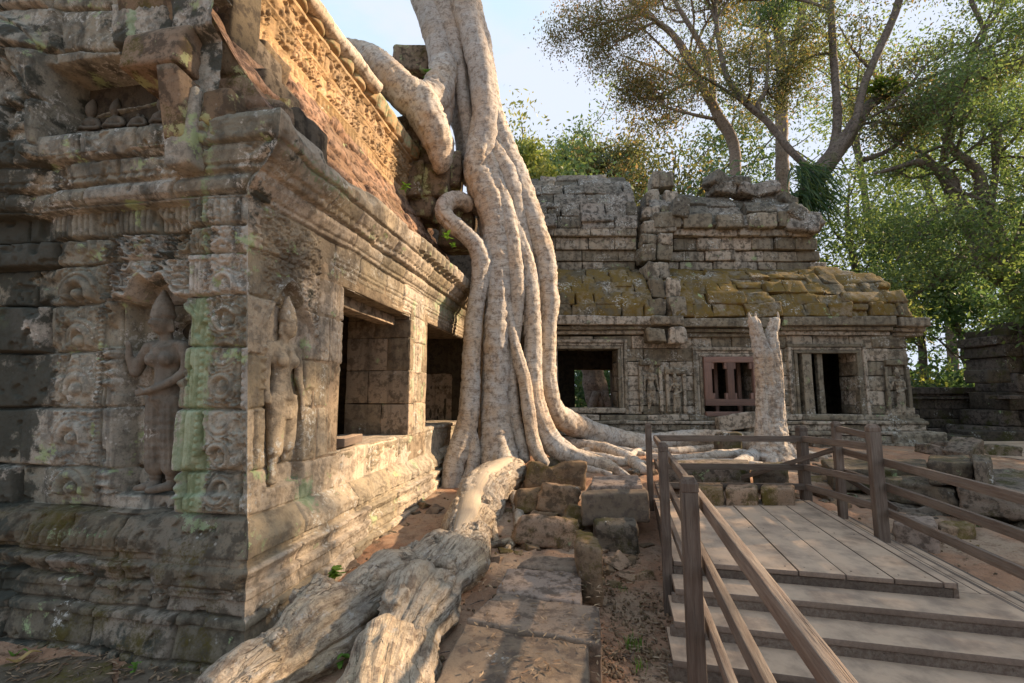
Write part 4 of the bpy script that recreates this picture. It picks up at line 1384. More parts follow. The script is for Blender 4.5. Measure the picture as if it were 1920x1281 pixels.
def gallery_roof():
    # half vault over the side aisle
    s = np.arange(-.12, 7.45, .022)
    t = np.linspace(0, 1, 150)
    S, T = np.meshgrid(s, t)
    o = .20-1.26*T
    z = 4.50+2.02*T-.12*np.sin(T*np.pi)
    H = .06*n2(S, T*2.2, 1.6, 4, 81)+.035*n2(S*.6, T*2.2, 6, 3, 82)
    rows = (T*9+.15*n2(S, T, 2, 2, 83)) % 1
    d, rid = courses(S, T*2.3, list(np.linspace(-.05, 2.4, 9)), 15, .5, 1.3, .05)
    H = H+joint(d, .10, .02, .05, .08)+(rid-.5)*.11
    H = H-.05*sst(.15, .5, n2(S, T*2.2, 1.1, 3, 86))
    H = H*sst(0, .12, T)*sst(-.12, .25, S)
    nx, nzv = .82, .57
    near = np.exp(-((S-.9)/.9)**2)*sst(.0, .25, T)*.35
    P = B(S, o+H*nx, z+H*nzv+0*near)
    hf('half_vault', P, M['redroof'], gal, None, {'lich': np.zeros_like(S), 'rnd': rid})
    # rough end of the half vault, behind the copings
    t = np.linspace(0, 1, 60)
    k = np.linspace(0, 1, 50)
    T, K = np.meshgrid(t, k)
    o = .20-1.26*T
    zt = 4.50+2.02*T-.12*np.sin(T*np.pi)+.01
    z = 4.4+(zt-4.4)*K
    d, rid = courses(o, z, [4.3, 4.75, 5.1, 5.5, 5.9, 6.3, 6.7], 23, .3, .6, .03)
    hf('vault_end', B(-.115-.05*fbm(np.stack([o*3, z*3, o*0], -1), 3, 4)+.8*joint(-d*-1, -.04, .014, -.02)*K, o, z), M['coping'], gal, None, {'rnd': rid, 'lich': 0*o})
    # carved frieze of the upper storey
    s = np.arange(-.9, 5.75, .0125)
    z = np.arange(6.1, 8.25, .0125)
    S, Z = np.meshgrid(s, z)
    tab = [(6.1,-.05),(6.38,-.02),(6.39,.03),(6.46,.03),(6.47,.0),(6.60,.0),(6.61,.06),(6.65,.06),(6.66,.025),(6.94,.035),(6.95,.10),(7.0,.11),(7.01,.06),(7.3,.09),(7.31,.16),(7.37,.17),(7.38,.10),(7.76,.17),(7.82,.10),(8.0,-.05),(8.25,-.22)]
    H = prof(Z, tab)
    H = H+band(Z, 6.475, 6.595)*.035*np.abs(np.sin(S*np.pi/.11))**.7
    pan = sst(.15, .3, np.abs(np.sin(S*np.pi/1.15)))
    H = H+band(Z, 6.67, 6.935)*pan*(.05*worm(S, Z*.8, .07, 91)+.03*np.abs(np.sin(S*np.pi/.085)))
    H = H+band(Z, 7.02, 7.29)*pan*.05*(worm(S, Z, .10, 92)-.3)
    H = H+.05*dome((S % .75)-.37, Z, 0, 7.15, .12, .11)*band(Z, 7.0, 7.3)
    H = H+band(Z, 7.39, 7.80, .02)*.13*np.sqrt(np.clip(1-(((S % .42)-.21)/.2)**2, 0, 1))*sst(7.82, 7.6, Z)
    d, rid = courses(S, Z, [6.0, 6.63, 6.98, 7.38, 7.85, 8.4], 17, .8, 1.7)
    H = H+joint(d, .03, .012, .012)+.018*n2(S, Z, 3, 3, 94)+.01*n2(S, Z, 12, 3, 95)
    lich = sst(7.3, 7.5, Z)*(.42+.25*n2(S, Z, 1.5, 2, 96))
    hf('frieze', B(S, -1.06+H, Z), M['frieze'], gal, None, {'lich': np.clip(lich, 0, 1), 'rnd': rid})
    # upper vault, rough
    s = np.arange(-.9, 5.8, .04)
    t = np.linspace(0, 1, 50)
    S, T = np.meshgrid(s, t)
    H = .10*n2(S, T*2, 1.4, 4, 97)
    d, rid = courses(S, T*2, list(np.linspace(-.05, 2.1, 6)), 19, .6, 1.3, .05)
    H = H+joint(d, .06, .03, .03)+(rid-.5)*.08
    hf('upper_vault', B(S, -1.18-1.25*T+H*.7, 7.95+1.25*T**.8+H*.7), M['coping'], gal, None, {'lich': np.zeros_like(S), 'rnd': rid})
    a = Acc()
    r = random.Random(4)
    x = 1.2
    while x < 5.2:
        w = r.uniform(.28, .5)
        a.block(B(x+w/2, -2.25, 9.15+r.uniform(-.1, .12)), (w/2, .3, r.uniform(.2, .34)), BR@rotz(r.uniform(-.2, .2)), r=.12, amp=.08, n=9)
        x += w
    a.build('ridge_stone', M['coping'], gal, scale=2.5)
    # broken end of the upper storey by the roots
    for (u, v, Y, w, h, dp, rz) in ((790,235,9.75,.22,.45,.5,-.1),(772,275,9.7,.26,.5,.4,.1),(800,300,9.8,.3,.3,.4,.3),(818,352,9.65,.30,.36,.4,.15),(785,350,9.6,.2,.4,.4,0),(842,330,9.9,.3,.4,.4,.1),(846,405,9.8,.35,.3,.3,.1),(775,128,10.6,.42,.32,.4,.2),(800,400,9.75,.25,.25,.4,0),(860,440,9.9,.35,.4,.4,.1)):
        a = Acc()
        a.block(pt(u, v, Y+.45), (w*1.05, dp, h*1.05), rotz(rz-.16)@rotx(rz*.3), r=.07, amp=.05, n=9, warp=.06)
        a.build('broken_masonry', M['coping'], gal, scale=2.2)
    a = Acc()
    bbox(a, .25, 5.7, -3.2, -1.2, 4.0, 7.9, r=.05)
    bbox(a, 5.5, 7.4, -3.0, -1.05, 3.9, 6.4, r=.1, amp=.08, n=9)
    a.build('upper_core', M['dark'], gal)
gallery_roof()
# ------------------------------------------------------------------ the strangler tree on the end of the gallery
def gp(u, v, zoff=0.0, z0=None):
    """place on the ground under a photo pixel"""
    z = 0.4 if z0 is None else z0
    for _ in range(12):
        p = onz(u, v, z+zoff)
        z = 0.5*z+0.5*gz(p[0], p[1])
    return onz(u, v, z+zoff)

def groundpath(rows, sink=0.25):
    """rows (u, v, radius px): a root lying on the ground, most of it above the soil"""
    out = []
    for u, v, r in rows:
        p = gp(u, v, 0.1)
        R = r*p[1]/856.0
        p = gp(u, v, R*(1-sink*2))
        out.append((*p, r*p[1]/856.0))
    return out

tree = thing('strangler_tree', 'huge pale strangler tree pouring its roots over the end of the left gallery', 'tree', pt(935, 880, 9.5))

def strangler():
    tk = Acc()
    def addt(rows, n=26, step=.07, amp=.08, wr=.025, seed=0, lobes=0.0):
        V, F, F3, L = tube(np.array(px(rows), float), n=n, step=step, amp=amp, wr=wr, seed=seed, lobes=lobes)
        n0 = tk.n
        tk.add(V, F, loc=L)
        tk.F3.append(F3+n0)
    K = dict(gro=.07, fine=.05)
    def addt(rows, n=40, step=.05, amp=.08, wr=.03, seed=0, lobes=0.0, **k):
        V, F, F3, L = tube(np.array(px(rows), float), n=n, step=step, amp=amp, wr=wr, seed=seed, lobes=lobes, **dict(K, **k))
        n0 = tk.n
        tk.add(V, F, loc=L)
        tk.F3.append(F3+n0)
    addt([(760,-420,10.9,62),(792,-160,10.8,64),(826,-30,10.6,60),(838,40,10.65,50),(852,110,10.7,40),(866,190,10.7,32),(880,270,10.7,28),(888,340,10.6,24)], n=80, seed=3, wr=.02, gro=.05)
    addt([(770,-200,10.4,36),(792,-40,10.3,34),(812,40,10.2,30),(826,100,10.1,27),(828,150,10.0,27),(822,200,9.95,30),(812,240,9.9,30)], seed=5)
    addt([(815,-160,10.15,34),(828,-20,10.1,30),(846,50,10.1,24),(858,110,10.1,17),(868,180,10.15,15),(880,260,10.15,14),(886,330,10.15,14),(892,400,10.1,13)], seed=6)
    addt([(835,-200,10.2,40),(852,-60,10.1,36),(868,10,10.05,32),(886,70,9.98,28),(900,120,9.93,27),(908,180,9.92,26),(911,240,9.9,28),(908,280,9.85,28),(902,320,9.82,26)], seed=7)
    addt([(850,-160,10.5,38),(866,-40,10.45,30),(882,20,10.4,26),(902,90,10.35,23),(914,150,10.3,20),(924,210,10.25,19)], seed=8)
    addt([(860,60,10.3,14),(874,130,10.3,13),(884,200,10.3,12),(890,280,10.25,12)], seed=9)
    tk.build('trunk', M['trunkbark'], tree)
    R = lambda rows, seed, mat='bark', name='root', **k: tubes(name, [px(rows)], M[mat], tree, seed=seed, **dict(dict(n=40, step=.035, amp=.11, wr=.035, gro=.06, fine=.07), **k))
    # over the roof to the left
    R([(836,120,10.0,26),(822,166,9.8,32),(800,190,9.55,36),(768,184,9.3,38),(740,158,9.25,36),(716,130,9.3,32),(695,108,9.4,25),(668,94,9.5,19),(640,84,9.6,12)], 21, n=44)
    R([(768,170,9.4,28),(794,205,9.3,37),(812,240,9.3,34),(824,278,9.45,29),(826,305,9.5,22),(822,322,9.55,12)], 22, n=44)
    P = []
    for u, v, o, r in ((500,-110,-.86,24),(540,-50,-.86,21),(572,-8,-.86,19),(606,38,-.86,18),(640,84,-.86,17),(668,116,-.84,16),(690,146,-.8,15),(708,166,-.75,14)):
        q = facp(u, v, o)
        w = B(q[0], o, q[1])
        P.append((*w, r*w[1]/856))
    tubes('root', [P], M['bark'], tree, seed=23, n=40, step=.035, amp=.11, wr=.06, gro=.04, fine=.06)
    # loop out over the eave, then straight down the front
    R([(880,388,9.8,15),(864,376,9.6,16),(840,379,9.45,17),(831,398,9.35,17),(848,420,9.3,18),(872,440,9.3,18),(892,462,9.3,18),(903,500,9.3,19),(897,548,9.3,18),(888,600,9.3,17),(884,660,9.25,18),(882,730,9.2,18),(878,785,9.1,19),(866,830,9.0,21),(852,870,8.9,20),(846,905,8.8,18),(840,935,8.7,12)], 24, n=44)
    R([(878,800,9.1,14),(886,840,9.0,15),(884,880,8.9,13),(866,915,8.75,11),(850,945,8.6,7)], 25)
    # thick middle root
    R([(906,200,10.0,18),(902,260,9.9,26),(898,310,9.8,30),(906,345,9.75,31),(920,380,9.65,30),(930,430,9.6,28),(930,490,9.55,27),(933,560,9.5,27),(931,640,9.45,27),(930,720,9.4,27),(930,790,9.3,28),(934,840,9.2,33),(940,880,9.1,38),(946,905,9.0,40)], 26, n=52, amp=.13)
    R([(880,300,10,16),(890,350,10.1,16),(905,400,10.2,14),(910,450,10.2,10),(911,520,10.2,8),(910,620,10.2,7),(907,720,10.1,7),(905,830,9.9,9)], 27)
    R([(912,270,9.9,14),(924,320,9.75,18),(936,360,9.68,19),(948,400,9.6,18),(958,445,9.55,17),(966,500,9.5,17),(970,545,9.5,15),(968,600,9.5,12),(963,660,9.5,11),(960,720,9.45,11),(964,780,9.4,12),(978,835,9.3,13),(985,865,9.2,9)], 28)
    R([(930,320,9.85,14),(944,380,9.78,19),(956,420,9.75,20),(972,455,9.7,18),(988,495,9.65,17),(996,550,9.6,17),(1000,620,9.6,17),(999,690,9.55,18),(1002,745,9.5,19),(1015,795,9.45,20),(1040,835,9.4,20),(1072,856,9.3,18),(1110,868,9.2,17),(1140,878,9.1,15),(1168,893,9.0,9)], 29, n=44)
    R([(950,540,9.5,6),(957,600,9.42,9),(968,655,9.36,11),(984,715,9.3,13),(990,760,9.25,13),(996,805,9.2,13),(1006,845,9.1,12),(1024,872,9.0,9)], 30)
    # the right hand root, which then runs along the ground to the stump
    R([(905,90,10.35,14),(912,150,10.25,20),(918,200,10.15,24),(930,240,10.1,26),(950,290,10.05,26),(968,335,10.0,26),(986,385,10.0,26),(1004,435,10.0,25),(1020,490,10.0,22),(1029,550,10.0,20),(1027,610,10.0,18),(1025,670,10.05,17),(1027,725,10.1,18),(1036,762,10.3,20),(1058,788,10.7,21),(1090,804,11.1,21),(1125,817,11.3,20),(1165,827,11.4,19),(1210,832,11.4,19),(1255,828,11.35,18),(1300,822,11.3,17),(1345,823,11.1,17),(1390,832,10.7,16),(1430,845,10.2,14)], 31, n=44)
    R([(912,200,10.05,10),(922,250,9.95,14),(932,290,9.85,18),(952,330,9.8,20),(966,380,9.8,18),(976,430,9.8,16),(988,480,9.8,13),(1005,540,9.85,10)], 32)
    R([(908,220,10.0,12),(912,290,9.95,18),(922,340,9.9,20),(942,390,9.95,20),(950,440,10.05,14),(952,520,10.1,10),(954,620,10.1,9),(954,720,10.0,8),(958,820,9.8,10),(966,870,9.6,10)], 33)
    # lesser roots on the rubble
    G_ = lambda rows, seed, name='ground_root', mat='bark', **k: tubes(name, [groundpath(rows)], M[mat], tree, seed=seed, **dict(dict(n=28, step=.035, amp=.16, wr=.03, gro=.08, fine=.10), **k))
    G_([(1030,830,12),(1064,834,13),(1106,838,14),(1150,848,13),(1182,862,12),(1210,884,10)], 41)
    G_([(1075,850,9),(1110,858,10),(1146,864,11),(1178,866,9),(1215,872,7)], 141)
    G_([(1090,846,6),(1130,842,7),(1170,845,6),(1210,852,5)], 142)
    G_([(1060,866,7),(1090,878,8),(1120,884,7),(1146,890,5)], 143)
    G_([(1225,846,6),(1270,846,7),(1320,842,8),(1370,844,8),(1410,848,7)], 144)
    G_([(1240,872,6),(1290,868,7),(1340,866,6),(1390,868,6),(1430,872,5)], 145)
    G_([(1480,876,9),(1520,884,8),(1560,886,7),(1600,890,5)], 146)
    G_([(1470,856,9),(1510,852,8),(1550,858,6)], 147)
    G_([(1160,868,7),(1180,856,6),(1195,847,6),(1214,842,5),(1240,848,4)], 42)
    G_([(1215,856,8),(1260,860,9),(1310,860,10),(1350,854,11),(1390,852,10),(1420,858,7)], 43)
    G_([(1130,876,9),(1155,882,9),(1180,896,6)], 44)
    G_([(965,930,10),(972,955,9),(972,985,8),(962,1015,7),(950,1030,5)], 45, mat='groundroot')
    G_([(975,965,8),(980,990,8),(968,1010,7),(940,1018,7),(915,1022,6)], 46, mat='groundroot')
    G_([(862,930,6),(846,955,6),(832,985,5)], 47, mat='groundroot')
    G_([(925,960,8),(925,990,7),(930,1015,6)], 48, mat='groundroot')
    # the great worn root across the foreground, split in two
    def big_path(rows):
        """upper rows (u, v, Y, r) hang in the air, lower rows (u, v, r) lie half sunk on the soil"""
        P = []
        for q in rows:
            if len(q) == 4:
                u, v, Y, r = q
                P.append((*pt(u, v, Y), r*Y/856.0))
            else:
                P += groundpath([q], .27)
        return P
    def ground_big(P, seed, **k):
        return tubes('surface_root', [P], M['groundroot'], tree, seed=seed, **dict(dict(n=96, step=.02, amp=.22, wr=0, nsc=2.4, gro=.10, fine=.045, sq=.08), **k))
    big = []
    main = big_path([(962,884,8.5,26),(935,900,8.0,34),(903,930,7.4,42),(884,968,6.9,44),(872,1010,44),(858,1044,42),(836,1072,38)])
    big_paths = [main]
    big.append(ground_big(main, 51))
    big_paths.append(big_path([(872,1026,32),(826,1050,46),(772,1084,46),(720,1106,62),(656,1154,56),(604,1188,70),(530,1244,58),(466,1290,68),(400,1345,60)]))
    big.append(ground_big(big_paths[-1], 52))
    big_paths.append(big_path([(886,1024,32),(858,1056,50),(816,1100,52),(786,1142,68),(750,1208,62),(734,1264,78),(712,1345,84),(700,1440,80)]))
    big.append(ground_big(big_paths[-1], 53))
    # knots
    for q, f, sd, k in ((1, .30, .5, 1.0), (1, .52, -.4, .9), (1, .70, .3, 1.1), (1, .84, -.2, .9), (2, .22, .5, .9), (2, .40, -.5, 1.0), (2, .60, .4, .9), (0, .5, -.8, .7), (0, .85, -.6, .9)):
        P = catmull(np.array([big_paths[q]][0], float), .05)
        i = int(f*(len(P)-1))
        x, y, z, r = P[i]
        t = P[min(i+1, len(P)-1), :3]-P[i-1, :3]
        t /= np.linalg.norm(t)
        w = np.cross(t, (0, 0, 1.0))
        w /= np.linalg.norm(w)
        n = np.cross(w, t)
        a = Acc()
        a.block(np.array((x, y, z))+(n*math.cos(sd)+w*math.sin(sd))*r*.86, (r*.42*k, r*.34*k, r*.30*k), np.stack([t, w, n], 1), r=r*.28*k, amp=r*.16, n=13)
        a.build('burl', M['groundroot'], big[q], scale=11)
    # worn bare patch on top of the root: a thin skin of polished wood
    P = catmull(np.array([(*pt(u, v, Y), r*Y/856.0) for u, v, Y, r in []] or [(x, y, z, r*.66) for x, y, z, r in main[:6]], float), .05)
    a = Acc()
    m = len(P)
    T = np.gradient(P[:, :3], axis=0)
    T /= np.linalg.norm(T, axis=1, keepdims=True)
    W = np.cross(T, (0, 0, 1.0))
    W /= np.linalg.norm(W, axis=1, keepdims=True)
    Nn = np.cross(W, T)
    k = 15
    t = np.linspace(-1, 1, k)
    taper = 1.15*np.sqrt(np.clip(1-np.linspace(-1, 1, m)**6, 0, 1))
    wob = 1+.25*vnoise(np.stack([np.arange(m)*.15, np.zeros(m), np.zeros(m)], -1), 7)
    ang = t[None]*.50*(taper*wob)[:, None]
    Rr = P[:, 3]*1.62
    up = (Nn[:, None]*np.cos(ang)[..., None]+W[:, None]*np.sin(ang)[..., None])
    Vv = P[:, None, :3]+up*(Rr[:, None, None]*(1.0-0.16*np.abs(t[None, :, None])**3))
    S = np.concatenate([[0], np.cumsum(np.linalg.norm(np.diff(P[:, :3], axis=0), axis=1))])
    loc = np.stack([np.repeat(S, k), np.tile(t*.2, m), np.zeros(m*k)], -1)
    i = np.arange(m-1)[:, None]*k+np.arange(k-1)[None]
    a.add(Vv.reshape(-1, 3), np.stack([i, i+1, i+k+1, i+k], -1).reshape(-1, 4), loc=loc, rnd=.6)
    a.build('worn_patch', M['wornwood'], tree)
strangler()

# dead forked root standing before the far temple
def stump():
    t = thing('dead_stump', 'pale forked dead root standing before the windows of the far temple', 'stump', gp(1445, 862))
    Y = 9.9
    tubes('stem', [px([(1446,880,Y,44),(1447,855,Y,36),(1446,800,Y,21),(1444,740,Y,17),(1440,690,Y,17),(1437,660,Y,15),(1434,645,Y,10)]),
                   px([(1428,862,Y-.05,20),(1430,800,Y-.05,13),(1429,740,Y-.05,11),(1427,690,Y-.05,11),(1425,650,Y-.05,13),(1419,622,Y-.02,12),(1414,606,Y,11),(1411,598,Y+.03,9)]),
                   px([(1466,866,Y-.05,22),(1462,800,Y-.05,12),(1458,730,Y-.05,11),(1454,680,Y-.05,12),(1449,650,Y-.05,12),(1447,626,Y,11),(1452,608,Y,10),(1454,598,Y,8)])], M['bark'], t, seed=61, n=48, step=.025, amp=.14, wr=.03, gro=.14, fine=.14)
    tubes('splinter', [px([(1410,612,Y,5),(1406,596,Y,3),(1404,586,Y,1)]), px([(1416,610,Y-.02,5),(1417,594,Y-.02,2.5),(1416,587,Y-.02,1)]), px([(1456,612,Y,4),(1459,596,Y,2.5),(1458,585,Y,1)]), px([(1449,612,Y-.02,4),(1446,602,Y-.02,2.5),(1444,596,Y-.02,1)])], M['bark'], t, seed=67, n=10, step=.02, amp=.2)
    tubes('root', [groundpath([(1420,852,14),(1400,862,12),(1375,872,9)])], M['bark'], t, seed=63, n=14, amp=.14)
    tubes('root', [px([(1470,840,Y-.05,15),(1484,858,Y-.15,13),(1496,880,Y-.3,10),(1500,900,Y-.5,6)])], M['bark'], t, seed=64, n=14, amp=.14)
    tubes('root', [px([(1440,845,Y-.1,14),(1448,865,Y-.3,14),(1452,890,Y-.5,10)])], M['bark'], t, seed=65, n=14, amp=.14)
stump()
# ------------------------------------------------------------------ the far temple, facing the camera
ft = thing('far_temple', 'long grey stone temple with mossy stepped roofs and dark windows behind the roots', 'temple', (6, 12.6, .8))
_fr = random.Random(12)

def runs(x0, x1, z0, z1, openings):
    segs = [(x0, x1)]
    for a, b, c, d in openings:
        if z1 > c+.02 and z0 < d-.02:
            new = []
            for s in segs:
                if b <= s[0] or a >= s[1]:
                    new.append(s)
                else:
                    if a-s[0] > .04: new.append((s[0], a))
                    if s[1]-b > .04: new.append((b, s[1]))
            segs = new
    return segs

def course(acc, x0, x1, z0, z1, yf, depth, wr=(.45, .95), openings=(), tilt=0.0, jit=.015, r=.03, amp=.018, gap=.006, xl=None, n=7, sag=None):
    for a, b in runs(x0, x1, z0, z1, openings):
        x = a
        while x < b-.02:
            w = _fr.uniform(*wr)
            if b-x-w < wr[0]*.6:
                w = b-x
            h = (z1-z0)*_fr.uniform(.985, 1.0)
            dy = _fr.uniform(-jit, jit)
            zz = (z0+z1)/2+_fr.uniform(-1, 1)*jit*.3
            if sag:
                zz += sag(x+w/2)
            acc.block((x+w/2, yf+depth/2+dy, zz), (w/2-gap, depth/2, h/2-gap*.6), rotx(tilt)@rotz(_fr.uniform(-1, 1)*jit*1.2)@roty(_fr.uniform(-1, 1)*jit*.6), r=r, amp=amp, n=n, rnd=_fr.random())
            x += w

WL, WM, WR_ = (1.27, 2.93, 1.74, 3.36), (5.28, 6.75, 1.52, 3.14), (7.92, 9.56, 1.56, 3.24)
def far_temple():
    ops = (WL, WM, WR_)
    xe = 11.0
    # plinth
    a = Acc()
    for z0, z1, pj in ((.45,.80,.42),(.80,1.02,.30),(1.02,1.12,.36),(1.12,1.30,.20),(1.30,1.40,.26),(1.40,1.56,.12)):
        course(a, .4, xe+pj*.8, z0, z1, 12.6-pj, pj+.6, (.7, 1.5), jit=.02, r=.03, amp=.03)
    a.build('plinth', M['grey'], ft)
    # wall
    a = Acc()
    zs = [1.56, 1.80, 2.20, 2.62, 3.02, 3.38, 3.74]
    for i in range(len(zs)-1):
        course(a, .4, xe, zs[i], zs[i+1], 12.6, .7, (.5, 1.05), ops, jit=.022, r=.022)
    a.build('wall', M['grey'], ft)
    # window surrounds: nested fillets
    for (x0, x1, z0, z1), nm in ((WL, 0), (WM, 1), (WR_, 2)):
        a = Acc()
        for k, (w, pj) in enumerate(((.09, .07), (.08, .045), (.10, .085))):
            off = sum((.09, .08, .10)[:k])
            y0 = 12.6-pj
            a.block(((x0+x1)/2, y0+.10, z1+off+w/2), ((x1-x0)/2+off+w, .10, w/2-.004), r=.015, amp=.012, n=9)
            for xa in (x0-off-w/2, x1+off+w/2):
                if nm == 1 and xa > x1:
                    continue
                a.block((xa, y0+.10, (z0+z1)/2), (w/2-.003, .10, (z1-z0)/2+off), r=.015, amp=.012, n=9)
        a.block(((x0+x1)/2, 12.72, z0-.07), ((x1-x0)/2+.18, .22, .07), r=.02, amp=.02, n=9)
        a.build('window_frame', M['grey'], ft)
    # cornice, in broken lengths
    a = Acc()
    for x0, x1, dz in ((.3, 3.9, 0.02), (3.95, 4.5, -.02), (4.62, 7.35, -.05), (7.42, 10.55, .0), (10.62, 11.45, -.03)):
        for z0, z1, pj in ((3.74,3.86,.10),(3.86,3.98,.20),(3.98,4.24,.36)):
            course(a, x0, x1, z0+dz, z1+dz, 12.6-pj, pj+.5, (2.2, 3.4), jit=.008, r=.025, amp=.03, n=9)
    a.build('cornice', M['grey'], ft)
    # lower half vault in mossy courses
    a = Acc()
    cz = [(12.32,4.24),(12.42,4.62),(12.62,4.98),(12.92,5.32),(13.28,5.62),(13.66,5.86),(14.0,6.02)]
    def vault(a, cz, x0, x1, wr, **k):
        for i in range(len(cz)-1):
            (y0, z0), (y1, z1) = cz[i], cz[i+1]
            L = math.hypot(y1-y0, z1-z0)
            an = math.atan2(z1-z0, y1-y0)-math.pi/2
            xb = (x1(i) if callable(x1) else x1)
            x = x0
            jj = k.get('jit', .02)
            while x < xb-.05:
                w = _fr.uniform(*wr)*_fr.choice((1, 1, 1.5))
                if xb-x-w < wr[0]*.6: w = xb-x
                lap = _fr.uniform(-.05, .05)
                for q in range(2 if _fr.random() < .22 and L > .3 else 1):
                    half = L/2*1.04 if q == 0 and not (lap > 9) else L/4
                    dy = _fr.uniform(-jj, jj)*1.4
                    c = np.array((x+w/2, (y0+y1)/2, (z0+z1)/2))+rotx(an)@np.array((0, .20+dy, lap*.6+(L*.25 if q else 0)))
                    a.block(c, (w/2-.006, .22, half), rotx(an*.8+_fr.uniform(-.09, .06))@rotz(_fr.uniform(-.05, .05))@roty(_fr.uniform(-.035, .035)), r=_fr.uniform(.025, .06), amp=.045, n=9, rnd=_fr.random(), warp=.035)
                x += w
    vault(a, cz, .5, 3.95, (.35, .75), jit=.03)
    vault(a, cz, 4.35, lambda i: (11.0, 11.0, 10.85, 11.0, 10.5, 10.2)[i], (.38, .85), jit=.05)
    def ribs(V):
        V = V.copy()
        V[:, 1] -= .045*np.abs(np.sin(V[:, 0]*np.pi/.40))**.6
        return V
    a.build('lower_roof', M['mossvault'], ft, mod=ribs)
    # clerestory
    a = Acc()
    for z0, z1, pj, xb in ((6.0,6.28,.0,9.95),(6.28,6.62,.06,9.75),(6.62,7.02,.16,9.6),(7.02,7.26,.30,9.4)):
        course(a, .5, 3.9, z0, z1, 13.95-pj, .7, (.6, 1.2), jit=.015, r=.02)
        course(a, 4.3, xb, z0, z1, 13.95-pj, .7, (.5, 1.1), jit=.05, r=.04, amp=.03)
    a.build('clerestory', M['grey'], ft)
    a = Acc()
    for (x, z, w, h) in ((4.8,7.46,.42,.24),(5.75,7.44,.45,.22),(6.75,7.44,.42,.22),(7.75,7.46,.45,.24),(8.65,7.5,.4,.26)):
        a.block((x, 13.85, z), (w, .4, h), rotz(_fr.uniform(-.08, .08))@roty(_fr.uniform(-.05, .05)), r=.05, amp=.04, n=9)
    a.build('loose_course', M['grey'], ft)
    # upper vault
    a = Acc()
    cu = [(13.60,7.26),(13.70,7.72),(13.88,8.17),(14.12,8.62),(14.44,9.05),(14.82,9.42),(15.25,9.70)]
    vault(a, cu, .4, 3.95, (.38, .8), jit=.045)
    def ribs2(V):
        V = V.copy()
        V[:, 1] -= .04*np.abs(np.sin(V[:, 0]*np.pi/.42))**.6
        V[:, 2] += -.04*np.clip(3.0-V[:, 0], 0, 3)*np.clip((V[:, 2]-7.6)/1.5, 0, 1)
        return V
    a.build('upper_roof', M['vault'], ft, mod=ribs2)
    a = Acc()
    cv = [(13.50,7.36),(13.70,7.75),(13.98,8.12),(14.35,8.46),(14.80,8.72)]
    vault(a, cv, 4.45, lambda i: (9.7, 9.3, 8.9, 8.5)[i], (.6, 1.2), jit=.08)
    a.build('broken_roof', M['vault'], ft, mod=lambda V: V-np.stack([0*V[:, 0], .05*np.abs(np.sin(V[:, 0]*np.pi/.45))**.6, 0*V[:, 0]], -1))
    # tumbled stones along the broken ridge
    for (u, v, w, h, rz, ry) in ((1340,345,.34,.26,.5,.4),(1378,347,.30,.15,.2,-.1),(1430,362,.42,.22,-.2,-.15),(1395,362,.38,.2,.3,.1),(1350,360,.35,.2,.1,.05),(1465,380,.30,.2,.4,.3),(1500,425,.42,.30,-.3,.2),(1485,405,.3,.22,.1,.5),(1270,395,.24,.34,.1,.1)):
        a = Acc()
        a.block(pt(u, v, 14.3 if v < 390 else 13.7), (w, .34, h), rotz(rz)@roty(ry)@rotx(rz*.4), r=.08, amp=.06, n=9, warp=.06)
        a.build('tumbled_stone', M['vault'], ft, scale=2.2)
    # upright gable edge between the two bays: rough stones stepping down with the roofs
    a = Acc()
    path = [(1238,340,14.9),(1232,400,14.1),(1226,440,13.55),(1222,500,13.3),(1236,520,12.95),(1240,560,12.55),(1246,610,12.25),(1244,650,12.3)]
    pv = np.array(path, float)
    v = 330
    while v < 640:
        h = _fr.uniform(18, 34)
        vc = v+h/2
        u = np.interp(vc, pv[:, 1], pv[:, 0])
        Y = np.interp(vc, pv[:, 1], pv[:, 2])
        n = _fr.choice((1, 2, 2))
        wt = _fr.uniform(46, 74)
        for q in range(n):
            w = wt/n
            uu = u-wt/2+(q+.5)*w+_fr.uniform(-5, 5)
            a.block(pt(uu, vc, Y+_fr.uniform(-.1, .08)+.22), (w/2*Y/856*1.02, .42, h/2*Y/856*1.02), rotz(_fr.uniform(-.1, .1))@roty(_fr.uniform(-.07, .07)), r=_fr.uniform(.03, .08), amp=.05, n=9, warp=.05, rnd=_fr.random())
        v += h
    a.build('gable_edge', M['grey'], ft)
    # right hand corner pilaster and worn foot
    for (z0, z1, x0, x1, pj) in ((1.1,1.45,10.2,11.15,.20),(.8,1.1,10.1,11.5,.40),(.5,.85,10.1,11.9,.55),(1.45,1.75,10.25,11.0,.10),(3.38,3.74,10.05,11.02,.05),(3.02,3.37,9.9,11.0,.03)):
        a = Acc()
        a.block(((x0+x1)/2, 12.6-pj+.3, (z0+z1)/2), ((x1-x0)/2, .3, (z1-z0)/2-.01), r=.05, amp=.06, n=9)
        a.build('corner_block', M['grey'], ft)
    # interior: floor, rear wall with a gap that shows the forest, ceiling
    a = Acc()
    gapx = (2.12, 3.42, 1.62, 2.95)
    def wl(x0, x1, y0, y1, z0, z1):
        a.block(((x0+x1)/2, (y0+y1)/2, (z0+z1)/2), ((x1-x0)/2, (y1-y0)/2, (z1-z0)/2), r=.02, amp=.01, n=9)
    wl(-2, gapx[0], 15.4, 15.9, .4, 4.2)
    wl(gapx[1], 11.1, 15.4, 15.9, .4, 4.2)
    wl(gapx[0], gapx[1], 15.41, 15.9, .4, gapx[2])
    wl(gapx[0], gapx[1], 15.41, 15.9, gapx[3], 4.2)
    wl(-2, 11.1, 12.95, 15.9, 4.0, 4.3)
    wl(-2, 11.1, 12.9, 15.9, .3, 1.2)
    wl(-2, -1.6, 13.3, 15.5, .4, 4.2)
    wl(10.75, 11.05, 13.3, 15.6, .4, 4.2)
